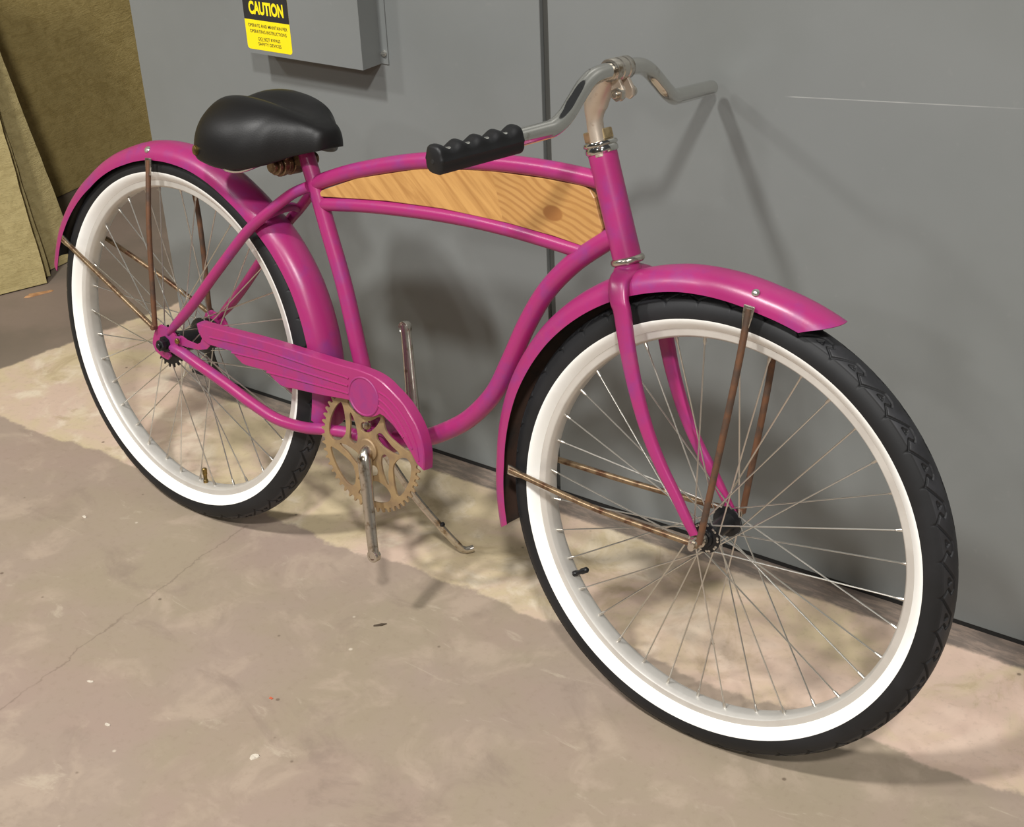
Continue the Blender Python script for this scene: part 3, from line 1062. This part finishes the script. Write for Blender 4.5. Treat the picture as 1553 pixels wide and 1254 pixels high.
ff = fender('fender', tuple(H0), 195.5, 72.5, ([60, 73, 82, 90, 102, 114, 128, 142, 159, 179, 196, 210], [0.3345, 0.3335, 0.3325, 0.3350, 0.3390, 0.3405, 0.3420, 0.3430, 0.3420, 0.3370, 0.3400, 0.343]), 0.0285, 0.0345, 2.0, 6.0, M['rust_dark'])
fr(ff)
rf = fender('fender', (0, 0, 0), 169.5, -7.5, ([-20, -6, 0, 12, 18, 30, 42, 53, 62, 78, 99, 110, 131, 157, 169, 180], [0.346, 0.3435, 0.3435, 0.3435, 0.3425, 0.3405, 0.335, 0.3275, 0.3250, 0.3255, 0.3225, 0.3195, 0.3200, 0.3330, 0.3340, 0.335]), 0.0290, 0.0350, -2.5, 1.0, M['black_metal'])


def stay(path, parent, flat_top=True):
    b = MB()
    c = crom(path, 8)
    b.tube(c, 0.0046, 14)
    o = bp(b, 'fender_stay', M['rust'] if flat_top else M['rust_bright'], parent)
    # flattened, silvery ear against the fender edge
    b = MB()
    p = np.array(path[0])
    q = np.array(path[1])
    dn = (q - p) / np.linalg.norm(q - p)
    s = np.sign(p[1])
    w2 = np.cross(dn, (0, s, 0))
    w2 /= np.linalg.norm(w2)
    for_pts = [p - dn * 0.004 + w2 * 0.0078, p - dn * 0.004 - w2 * 0.0078, p + dn * 0.010 - w2 * 0.0070, p + dn * 0.026 - w2 * 0.0044, p + dn * 0.026 + w2 * 0.0044, p + dn * 0.010 + w2 * 0.0070]
    yv = np.array((0, s * 0.0016, 0))
    k = len(for_pts)
    b.add([v + yv for v in for_pts] + [v - yv for v in for_pts], [tuple(range(k)), tuple(range(2 * k - 1, k - 1, -1))] + [(i, (i + 1) % k, k + (i + 1) % k, k + i) for i in range(k)])
    bp(b, 'stay_ear', M['old_chrome'], parent, smooth=0, bevel=0.0008)
    return o


F1 = [(1.1155, -0.0400, 0.3360), (1.1101, -0.052, 0.2219), (1.088, -0.0600, 0.0060)]
F2 = [(0.7575, -0.0370, 0.0022), (0.9146, -0.052, -0.0018), (1.0790, -0.0610, 0.0030)]
R1 = [(-0.0360, -0.0400, 0.3215), (-0.0253, -0.055, 0.2043), (-0.0154, -0.0615, 0.0370)]
R2 = [(-0.2980, -0.0370, 0.1290), (-0.150, -0.052, 0.080), (-0.0178, -0.0615, 0.0324)]
for parent, P1, P2 in ((ff, F1, F2), (rf, R1, R2)):
    for P in (P1, mirror(P1)):
        stay(P, parent, True)
    for P in (P2, mirror(P2)):
        stay(P, parent, False)
b = MB()
nf = Vector((0.02, 0, 0.341)).normalized()
b.lathe((1.1155, -0.0270, 0.3535), (0.08, -0.72, 0.69), [(0.0052, -0.003), (0.0052, 0.0008), (0.0040, 0.0024), (0.001, 0.0038)], 20)
bp(b, 'fender_bolt', M['silver'], ff)
b = MB()
b.lathe((-0.0490, -0.0300, 0.3360), (-0.1, -0.78, 0.62), [(0.0062, -0.003), (0.0062, 0.0010), (0.0048, 0.0028), (0.001, 0.0036)], 20)
bp(b, 'fender_bolt', M['silver'], rf)
for sgn in (-1, 1):
    b = MB()
    b.lathe((-0.0165, sgn * 0.0585, 0.0350), (0, sgn, 0), [(0.002, 0), (0.0056, 0), (0.0056, 0.0085), (0.0046, 0.0100), (0.001, 0.0100)], 6)
    bp(b, 'stay_bolt', M['rust'], rf, smooth=20)

# ---- chain guard
guard = [(0.0945, 0.0676), (0.1522, 0.0708), (0.2749, 0.0785), (0.3817, 0.0812), (0.4380, 0.0834), (0.4700, 0.0850), (0.5000, 0.0838), (0.5200, 0.0795), (0.5368, 0.0717), (0.5659, 0.0545), (0.5907, 0.0290), (0.6040, 0.0030), (0.6085, -0.0200), (0.6082, -0.0410),
         (0.5944, -0.0342), (0.5812, -0.0188), (0.5646, -0.0019), (0.5439, 0.0154), (0.5245, 0.0245), (0.5170, 0.0255), (0.5080, 0.0190), (0.4950, 0.0135), (0.4829, 0.0125), (0.4700, 0.0150), (0.4590, 0.0215), (0.4511, 0.0301), (0.4359, 0.0280), (0.3850, 0.0205), (0.3278, 0.0146), (0.3100, 0.0118), (0.2966, 0.0121), (0.2830, 0.0175), (0.2649, 0.0284),
         (0.2300, 0.0262), (0.2160, 0.0250), (0.2062, 0.0258), (0.1930, 0.0320), (0.1803, 0.0408), (0.1400, 0.0385), (0.1225, 0.0379), (0.1080, 0.0430), (0.0985, 0.0540)]
b = MB()
b.prism(guard, -0.0575, -0.0605, 0.0008)
# rolled lip along the upper edge, turned in towards the wheel
top = guard[0:14]
lip = [(p[0], -0.0585, p[1]) for p in top]
lp = crom([(p[0], p[1]) for p in top], 3)
nl = len(lp)
vs = []
for i in range(nl):
    tgt = np.array(lp[min(i + 1, nl - 1)]) - np.array(lp[max(i - 1, 0)])
    tgt = tgt / np.linalg.norm(tgt)
    nn = np.array((-tgt[1], tgt[0]))
    for yy, oo in ((-0.0600, -0.0008), (-0.0590, 0.0004), (-0.0540, 0.0016), (-0.0420, 0.0020), (-0.0420, 0.0008), (-0.0575, -0.0008)):
        q = np.array(lp[i]) + nn * oo
        vs.append((q[0], yy, q[1]))
m = 6
fs = [(i * m + k, i * m + (k + 1) % m, (i + 1) * m + (k + 1) % m, (i + 1) * m + k) for i in range(nl - 1) for k in range(m)]
fs += [tuple(range(m)), tuple((nl - 1) * m + k for k in range(m - 1, -1, -1))]
b.add(vs, fs)
cg = bp(b, 'chain_guard', PK, smooth=30)
R2l = [(0.1265, 0.0522), (0.2000, 0.0590), (0.2744, 0.0634), (0.3719, 0.0648), (0.4380, 0.0669), (0.4505, 0.0660)]
R3l = [(0.1816, 0.0390), (0.2300, 0.0435), (0.2739, 0.0471), (0.3500, 0.0500), (0.4379, 0.0531), (0.4493, 0.0534)]
R4l = [(0.2660, 0.0268), (0.3300, 0.0320), (0.4000, 0.0375), (0.4379, 0.0403), (0.4507, 0.0405)]
R5l = [(0.5150, 0.0620), (0.5350, 0.0560), (0.5600, 0.0400), (0.5800, 0.0190), (0.5930, -0.0050), (0.5985, -0.0280)]
R6l = [(0.5150, 0.0500), (0.5300, 0.0440), (0.5520, 0.0290), (0.5720, 0.0080), (0.5850, -0.0120)]
R7l = [(0.5140, 0.0390), (0.5300, 0.0325), (0.5480, 0.0190), (0.5660, 0.0010)]
R0l = [(0.1000, 0.0655), (0.1522, 0.0690), (0.2749, 0.0768), (0.3817, 0.0795), (0.4380, 0.0816), (0.4700, 0.0830), (0.4980, 0.0818), (0.5180, 0.0775), (0.5345, 0.0698), (0.5635, 0.0530), (0.5882, 0.0280), (0.6015, 0.0025), (0.6060, -0.0205), (0.6058, -0.0380)]
b = MB()
for rl in (R2l, R3l, R4l, R5l, R6l, R7l):
    b.tube([(p[0], -0.0604, p[1]) for p in crom(rl, 6)], 0.0019, 8)
bp(b, 'ridge', PK, cg)
b = MB()
for rl in (R2l, R3l, R4l):
    b.prism([(p[0], p[1] - 0.0012) for p in rl] + [(p[0], p[1] - 0.0028) for p in rl[::-1]], -0.0603, -0.0606)
b = MB()
b.lathe((0.4829, -0.0600, 0.0450), (0, -1, 0), [(0.002, 0), (0.0325, 0), (0.0325, 0.0012), (0.0312, 0.0022), (0.0298, 0.0022), (0.0288, 0.0010), (0.002, 0.0012)], 48)
bp(b, 'emblem_disc', M['emblem'], cg)
b = MB()
b.prism([(0.0355, 0.0272), (0.0464, 0.0336), (0.0520, 0.0330), (0.0633, 0.0295), (0.0888, 0.0288), (0.0980, 0.0340), (0.1030, 0.0440), (0.1200, 0.0480), (0.1220, 0.0340), (0.1140, 0.0260), (0.0933, 0.0193), (0.0710, 0.0171), (0.0451, 0.0152), (0.0370, 0.0180)], -0.0545, -0.0568)
b.box((0.036, -0.0600, 0.018), (0.048, -0.0545, 0.030))
bp(b, 'guard_bracket', PK, cg, smooth=0, bevel=0.0006)
b = MB()
b.lathe((0.0440, -0.0610, 0.0240), (0, -1, 0), [(0.001, 0), (0.0052, 0), (0.0050, 0.0030), (0.0036, 0.0042), (0.001, 0.0046)], 16)
bp(b, 'bracket_screw', M['brass'], cg)

# ---- crankset
ck = grp('crankset')
CX, CZ = 0.4833, -0.0479
N_T = 52
RT, RB = 0.1055, 0.0985
cu = bpy.data.curves.new('chainring', 'CURVE')
cu.dimensions = '2D'
cu.fill_mode = 'BOTH'
cu.extrude = 0.0016
cu.bevel_depth = 0.0003


def spl(pts):
    s = cu.splines.new('POLY')
    s.points.add(len(pts) - 1)
    for q, p in zip(s.points, pts):
        q.co = (p[0], p[1], 0, 1)
    s.use_cyclic_u = True


out = []
for i in range(N_T):
    for fr_, r in ((0.0, RB), (0.22, RB), (0.42, RT), (0.58, RT), (0.78, RB)):
        a = 2 * PI * (i + fr_) / N_T
        out.append((r * math.cos(a), r * math.sin(a)))
spl(out)


def closed_crom(P, k=7):
    n = len(P)
    o = []
    for i in range(n):
        a, b_, c, d_ = (np.array(P[(i + q) % n]) for q in (-1, 0, 1, 2))
        for j in range(k):
            t = j / k
            o.append(0.5 * ((2 * b_) + (-a + c) * t + (2 * a - 5 * b_ + 4 * c - d_) * t * t + (-a + 3 * b_ - 3 * c + d_) * t ** 3))
    return o


def pol(r, a):
    return (r * math.cos(math.radians(a)), r * math.sin(math.radians(a)))


for i in range(6):
    A0 = 60 * i + 14
    spl(closed_crom([pol(0.0885, A0 + 1), pol(0.0900, A0 + 14), pol(0.0900, A0 + 31), pol(0.0885, A0 + 45), pol(0.0800, A0 + 52), pol(0.0660, A0 + 50), pol(0.0560, A0 + 41), pol(0.0530, A0 + 29), pol(0.0600, A0 + 15), pol(0.0760, A0 + 3)]))
    spl(closed_crom([pol(0.0290, A0 + 16), pol(0.0270, A0 + 38), pol(0.0340, A0 + 48), pol(0.0430, A0 + 40), pol(0.0460, A0 + 24), pol(0.0520, A0 + 9), pol(0.0630, A0 - 1), pol(0.0640, A0 - 6), pol(0.0480, A0 - 4), pol(0.0350, A0 + 5)]))
cr = from_curve(cu, 'chainring', M['gold'], ck, smooth=30)
for v in cr.data.vertices:
    x, y, z = v.co
    v.co = (CX + x, -0.0460 + z, CZ + y)
cr.data.update()

cdir = np.array((0.270, 0, -0.963))
for sgn in (-1, 1):
    b = MB()
    dd = cdir if sgn < 0 else -cdir
    o0 = np.array((CX, 0, CZ))
    P = [o0 + np.array((0, sgn * 0.020, 0)), o0 + np.array((0, sgn * 0.046, 0)) + dd * 0.001, o0 + np.array((0, sgn * 0.0585, 0)) + dd * 0.008, o0 + np.array((0, sgn * 0.0640, 0)) + dd * 0.028,
         o0 + np.array((0, sgn * 0.0690, 0)) + dd * 0.060, o0 + np.array((0, sgn * 0.0755, 0)) + dd * 0.105, o0 + np.array((0, sgn * 0.0815, 0)) + dd * 0.150, o0 + np.array((0, sgn * 0.0832, 0)) + dd * 0.170]
    c = crom(P, 7)
    nn = len(c)
    tt = [i / (nn - 1) for i in range(nn)]
    rr = [np.interp(t, [0, 0.25, 0.33, 0.5, 0.85, 0.96, 1.0], [0.0105, 0.0112, 0.0128, 0.0124, 0.0104, 0.0106, 0.0100]) for t in tt]
    fl = [np.interp(t, [0, 0.22, 0.4, 0.6, 1.0], [1.0, 1.0, 0.80, 0.62, 0.60]) for t in tt]
    sd = np.cross(dd, (0, 1, 0))
    rings = []
    seg = 20
    for i in range(nn):
        tn = c[min(i + 1, nn - 1)] - c[max(i - 1, 0)]
        tn = tn / np.linalg.norm(tn)
        u2 = np.cross(tn, sd)
        u2 /= np.linalg.norm(u2)
        ring = []
        for k in range(seg):
            a = 2 * PI * k / seg
            ring.append(c[i] + sd * rr[i] * math.cos(a) + u2 * rr[i] * fl[i] * math.sin(a))
        rings.append(ring)
    fs = [(i * seg + k, i * seg + (k + 1) % seg, (i + 1) * seg + (k + 1) % seg, (i + 1) * seg + k) for i in range(nn - 1) for k in range(seg)]
    fs += [tuple(range(seg)), tuple((nn - 1) * seg + k for k in range(seg - 1, -1, -1))]
    b.add([q for r in rings for q in r], fs)
    e = o0 + np.array((0, sgn * 0.0832, 0)) + dd * 0.166
    b.lathe(tuple(e - np.array((0, sgn * 0.0075, 0))), (0, sgn, 0), [(0.0062, 0.004), (0.0098, 0.0015), (0.0103, 0.0022), (0.0103, 0.0122), (0.0099, 0.0128), (0.0062, 0.0128), (0.0062, 0.004)], 28)
    bp(b, 'crank_arm', M['old_chrome'], ck)
    b = MB()
    b.lathe(tuple(e + np.array((0, sgn * 0.0040, 0))), (0, sgn, 0), [(0.0003, 0), (0.0062, 0.0), (0.0062, 0.001), (0.0003, 0.001)], 20)
    bp(b, 'pedal_hole', M['rust'], ck)
b = MB()
b.lathe((CX, -0.0480, CZ), (0, -1, 0), [(0.009, 0), (0.0185, 0.0), (0.0185, 0.0035), (0.0165, 0.0050), (0.009, 0.0050)], 32)
bp(b, 'chainring_washer', M['gold'], ck)
b = MB()
b.lathe((0.4800, -0.0480, -0.0080), (0, -1, 0), [(0.001, 0), (0.0068, 0), (0.0068, 0.003), (0.0048, 0.0062), (0.001, 0.0070)], 18)
bp(b, 'drive_pin', M['old_chrome'], ck)

# ---- kickstand
b = MB()
ks = crom([(0.4300, 0.030, -0.0760), (0.4420, 0.0480, -0.1150), (0.4650, 0.085, -0.1850), (0.4900, 0.1290, -0.2530), (0.5040, 0.1545, -0.2890), (0.5085, 0.1630, -0.2990), (0.5140, 0.1710, -0.3015), (0.5200, 0.1790, -0.2995)], 7)
b.tube(ks, 0.0070, 16, ratio=(1.0, 0.85))
kst = bp(b, 'kickstand', M['old_chrome'])
b = MB()
b.lathe((0.4300, 0.012, -0.0700), (0, 1, 0), [(0.002, 0), (0.0125, 0), (0.0135, 0.001), (0.0135, 0.026), (0.0125, 0.028), (0.002, 0.028)], 24)
b.box((0.418, 0.004, -0.0600), (0.462, 0.030, -0.0440))
bp(b, 'pivot_housing', M['rust'], kst)
b = MB()
b.lathe((0.4885, 0.1240, -0.2440), (0.9, -0.1, 0.4), [(0.001, 0.0), (0.0042, 0.002), (0.0042, 0.0085), (0.0025, 0.0105), (0.001, 0.0108)], 14)
bp(b, 'stop_stud', M['black_metal'], kst)


# ---- wheels
def tyre_mesh():
    NA, NPROF = 2400, 76
    PMAX = math.radians(101.5)
    R0, hh, hw = 0.3068, 0.0267, 0.0268
    # section angles: dense over the tread
    tr = np.radians(np.linspace(-49.5, 49.5, 62))
    ph = np.concatenate([np.linspace(-PMAX, math.radians(-51), 7), tr, np.linspace(math.radians(51), PMAX, 7)])
    th = np.linspace(0, 2 * PI, NA, endpoint=False)
    TH, PH = np.meshgrid(th, ph, indexing='ij')
    shoulder = 0.0007 * (1 / (1 + np.exp(-(np.degrees(48.5) * 0 + (48.7 - np.abs(np.degrees(PH))) * 2.2))))
    P = 2 * PI / 42
    W = 0.02686
    gd = np.full(TH.shape, 9.0)

    def segs(poly, du):
        # distance in metres on the unrolled tread (u along, v across)
        nonlocal gd
        for (s0, v0), (s1, v1) in zip(poly[:-1], poly[1:]):
            for sh in (-1, 0, 1):
                for mir in (1, -1):
                    o = 0.0 if mir == 1 else 0.5
                    u = ((TH / P + o) % 1.0 - sh)
                    ux = u * P * 0.333
                    vx = PH * mir * W
                    a = np.array((s0 * P * 0.333, math.radians(v0) * W))
                    c = np.array((s1 * P * 0.333, math.radians(v1) * W))
                    dd = c - a
                    L2 = dd @ dd
                    t = np.clip(((ux - a[0]) * dd[0] + (vx - a[1]) * dd[1]) / L2, 0, 1)
                    dist = np.hypot(ux - a[0] - t * dd[0], vx - a[1] - t * dd[1])
                    gd = np.minimum(gd, dist)

    # angle runs forward-down as theta decreases, so the pattern is laid along -s
    main = [(0.0, 49), (0.54, 13), (0.80, 14.5), (0.90, 23), (0.75, 33), (1.0, 49)]
    main = [(1 - s, v) for s, v in main]
    segs(main, 0)
    tri = [(0.46, 33), (0.58, 25), (0.62, 33), (0.46, 33)]
    segs([(1 - s, v) for s, v in tri], 0)
    groove = 0.0020 * np.clip(1.8 - gd / 0.0009, 0, 1)
    r = R0 + (hh + shoulder - groove) * np.cos(PH)
    y = (hw + shoulder - groove) * np.sin(PH)
    co = np.stack([r * np.cos(TH), y, r * np.sin(TH)], -1).reshape(-1, 3)
    K = len(ph)
    i = np.arange(NA)[:, None]
    j = np.arange(K - 1)[None, :]
    ii = (i + 1) % NA
    q = np.stack([i * K + j, i * K + j + 1, ii * K + j + 1, ii * K + j], -1).reshape(-1, 4)
    me = bpy.data.meshes.new('tire')
    me.vertices.add(len(co))
    me.vertices.foreach_set('co', co.ravel())
    me.loops.add(q.size)
    me.loops.foreach_set('vertex_index', q.ravel())
    me.polygons.add(len(q))
    me.polygons.foreach_set('loop_start', np.arange(0, q.size, 4))
    me.update(calc_edges=True)
    me.materials.append(M['tyre_black'])
    me.materials.append(M['tread'])
    # the dusty running surface; groove walls and sidewalls stay black
    hot = (np.abs(np.degrees(PH)) < 47.5) & (gd > 0.0013)
    fm = hot[i, j] & hot[i, j + 1] & hot[ii, j] & hot[ii, j + 1]
    me.polygons.foreach_set('material_index', fm.reshape(-1).astype(np.int32))
    me.shade_smooth()
    return me


def ring_mesh(name, prof, seg, mat, smooth=40):
    b = MB()
    b.lathe((0, 0, 0), (0, 1, 0), prof, seg, closed=True)
    return b.mesh(name, mat, smooth)


TYRE = tyre_mesh()
ww = []
for k in range(13):
    p = math.radians(101.2 + (160 - 101.2) * k / 12)
    t = k / 12
    r = 0.3068 + 0.0267 * math.cos(p)
    y = 0.0268 * math.sin(p)
    ww.append((r, y))
ww = [(0.3015, 0.0263)]
for k in range(1, 11):
    t = k / 10
    ww.append((0.3015 + (0.2862 - 0.3015) * t, 0.0263 + (0.0152 - 0.0263) * (t ** 1.6)))
wprof = ww + [(0.2862, 0.0120), (0.3010, 0.0225)]
WW_R = ring_mesh('whitewall', [(r, -y) for r, y in wprof], 200, M['white_rubber'])
WW_L = ring_mesh('whitewall', wprof, 200, M['white_rubber'])
RIM = ring_mesh('rim', [(0.2867, -0.0150), (0.2867, -0.0130), (0.2800, -0.0125), (0.2790, 0.0), (0.2800, 0.0125), (0.2867, 0.0130), (0.2867, 0.0150), (0.2770, 0.0150), (0.2758, 0.0143), (0.2732, 0.0100), (0.2726, 0.0060), (0.2726, -0.0060), (0.2732, -0.0100), (0.2758, -0.0143), (0.2770, -0.0150)], 200, M['rim'], 25)


def wheel(name, ph0, hub_kind, valve_ang, valve_mat, fl_r, fl_l, yr, yl):
    w_ = empty(name, bike, -BASE)

    def sub(nm, me):
        o = bpy.data.objects.new(nm, me)
        COL.objects.link(o)
        o.parent = w_
        return o
    sub('tire', TYRE)
    sub('whitewall', WW_R)
    sub('whitewall', WW_L)
    sub('rim', RIM)
    # 36 crossed spokes, each with its nipple
    for k in range(36):
        a = math.radians(ph0 + 10 * k)
        right = k % 2 == 0
        sg = 1 if k % 4 in (0, 1) else -1
        rho = fl_r if right else fl_l
        yy = -yr if right else yl
        ha = a + sg * math.radians(64)
        p0 = np.array((0.2745 * math.cos(a), -0.0025 if right else 0.0025, 0.2745 * math.sin(a)))
        p1 = np.array((rho * math.cos(ha), yy, rho * math.sin(ha)))
        dv = (p1 - p0) / np.linalg.norm(p1 - p0)
        b = MB()
        b.tube([p0 + dv * 0.010, p1], 0.0011, 8)
        b.tube([p0 - dv * 0.002, p0 + dv * 0.008, p0 + dv * 0.0125], [0.0023, 0.0023, 0.0014], 10)
        sy = -1 if right else 1
        b.lathe(tuple(p1 + np.array((0, sy * 0.0010, 0))), (0, sy, 0), [(0.0004, -0.001), (0.0021, -0.001), (0.0021, 0.0008), (0.0004, 0.0014)], 10)
        b.obj('spoke', M['spoke'], w_)
    # valve
    a = math.radians(valve_ang)
    d_ = (-math.cos(a), 0, -math.sin(a))
    b = MB()
    o_ = (0.2735 * math.cos(a), 0, 0.2735 * math.sin(a))
    b.lathe(o_, d_, [(0.0045, -0.002), (0.0045, 0.006), (0.0036, 0.007), (0.0036, 0.017), (0.0046, 0.0172), (0.0046, 0.027), (0.0030, 0.029), (0.001, 0.029)], 16)
    b.obj('valve', valve_mat, w_)
    # hub
    b = MB()
    if hub_kind == 'front':
        b.lathe((0, -0.036, 0), (0, 1, 0), [(0.006, 0.0), (0.0125, 0.0), (0.0135, 0.0035), (0.0215, 0.0045), (0.0225, 0.0060), (0.0215, 0.0075), (0.0150, 0.0095), (0.0125, 0.016), (0.0125, 0.056), (0.0150, 0.0625), (0.0215, 0.0645), (0.0225, 0.0660), (0.0215, 0.0675), (0.0135, 0.0685), (0.0125, 0.072), (0.006, 0.072)], 36)
        b.obj('hub', M['black_metal'], w_)
        b = MB()
        b.tube([(0, -0.070, 0), (0, 0.070, 0)], 0.0046, 14)
        b.lathe((0, -0.0465, 0), (0, 1, 0), [(0.005, 0), (0.0085, 0), (0.0085, 0.0090), (0.005, 0.0090)], 20)
        b.lathe((0, 0.0375, 0), (0, 1, 0), [(0.005, 0), (0.0085, 0), (0.0085, 0.0090), (0.005, 0.0090)], 20)
        b.obj('axle', M['old_chrome'], w_)
        for s in (-1, 1):
            b = MB()
            b.lathe((0, s * 0.0535, 0.0035), (0, s, 0), [(0.005, 0), (0.0098, 0), (0.0102, 0.001), (0.0102, 0.0018), (0.0085, 0.0024), (0.0082, 0.0110), (0.0070, 0.0125), (0.0050, 0.0125)], 6)
            b.lathe((0, s * 0.0655, 0.0035), (0, s, 0), [(0.0048, 0), (0.0048, 0.0040), (0.001, 0.0048)], 16)
            b.obj('axle_nut', M['old_chrome'], w_, smooth=20)
    else:
        b.lathe((0, -0.040, 0), (0, 1, 0), [(0.006, 0.0), (0.0190, 0.0), (0.0200, 0.004), (0.0265, 0.0050), (0.0275, 0.0065), (0.0265, 0.0080), (0.0205, 0.0100), (0.0190, 0.020), (0.0195, 0.055), (0.0240, 0.066), (0.0320, 0.0690), (0.0330, 0.0705), (0.0320, 0.0725), (0.0275, 0.0740), (0.0265, 0.083), (0.0230, 0.085), (0.006, 0.085)], 40)
        b.obj('hub', M['black_metal'], w_)
        b = MB()
        b.tube([(0.004, -0.060, 0.004), (0.002, 0.060, 0.002)], 0.0048, 14)
        b.obj('axle', M['black_metal'], w_)
        for s in (-1, 1):
            b = MB()
            b.lathe((0.007 if s < 0 else 0.004, s * 0.0588, 0.0085), (0, s, 0), [(0.005, 0), (0.0150, 0), (0.0150, 0.0020), (0.0105, 0.0024), (0.0105, 0.0120), (0.0092, 0.0136), (0.0050, 0.0136)], 6 if s > 0 else 8)
            b.lathe((0.007 if s < 0 else 0.004, s * 0.0700, 0.0085), (0, s, 0), [(0.0052, 0), (0.0052, 0.0050), (0.0040, 0.0062), (0.001, 0.0062)], 16)
            b.obj('axle_nut', M['black_metal'], w_, smooth=25)
        cu2 = MB()
        pts = []
        for i in range(18):
            for f_, r in ((0.0, 0.0325), (0.30, 0.0325), (0.45, 0.0390), (0.55, 0.0390), (0.70, 0.0325)):
                a = 2 * PI * (i + f_) / 18
                pts.append((r * math.cos(a), r * math.sin(a)))
        cu2.prism(pts, -0.0440, -0.0468)
        cu2.obj('cog', M['black_metal'], w_, smooth=0)
        # coaster-brake arm along the left side
        b = MB()
        arm = crom([(-0.004, 0.0490, 0.008), (-0.002, 0.0500, -0.015), (-0.006, 0.0505, -0.038), (0.002, 0.0510, -0.060), (0.012, 0.0515, -0.078)], 6)
        b.sweep(arm, [(0.0115, 0.0012), (-0.0115, 0.0012), (-0.0115, -0.0012), (0.0115, -0.0012)], up=(0, 1, 0))
        b.lathe((0, 0.0475, 0), (0, 1, 0), [(0.006, 0), (0.0270, 0), (0.0280, 0.0015), (0.0270, 0.0035), (0.006, 0.0050)], 30)
        b.obj('brake_arm', M['black_metal'], w_)
    return w_


rw = wheel('rear_wheel', 142.0, 'rear', -84.0, M['brass'], 0.0240, 0.0300, 0.0345, 0.0305)
fw = wheel('front_wheel', 139.0, 'front', -146.0, M['black_metal'], 0.0190, 0.0190, 0.0300, 0.0300)
fw.matrix_basis = Matrix.Translation(-BASE) @ FM @ Matrix.Translation(H0)
for w_ in (rw, fw):
    w_.name = 'wheel'
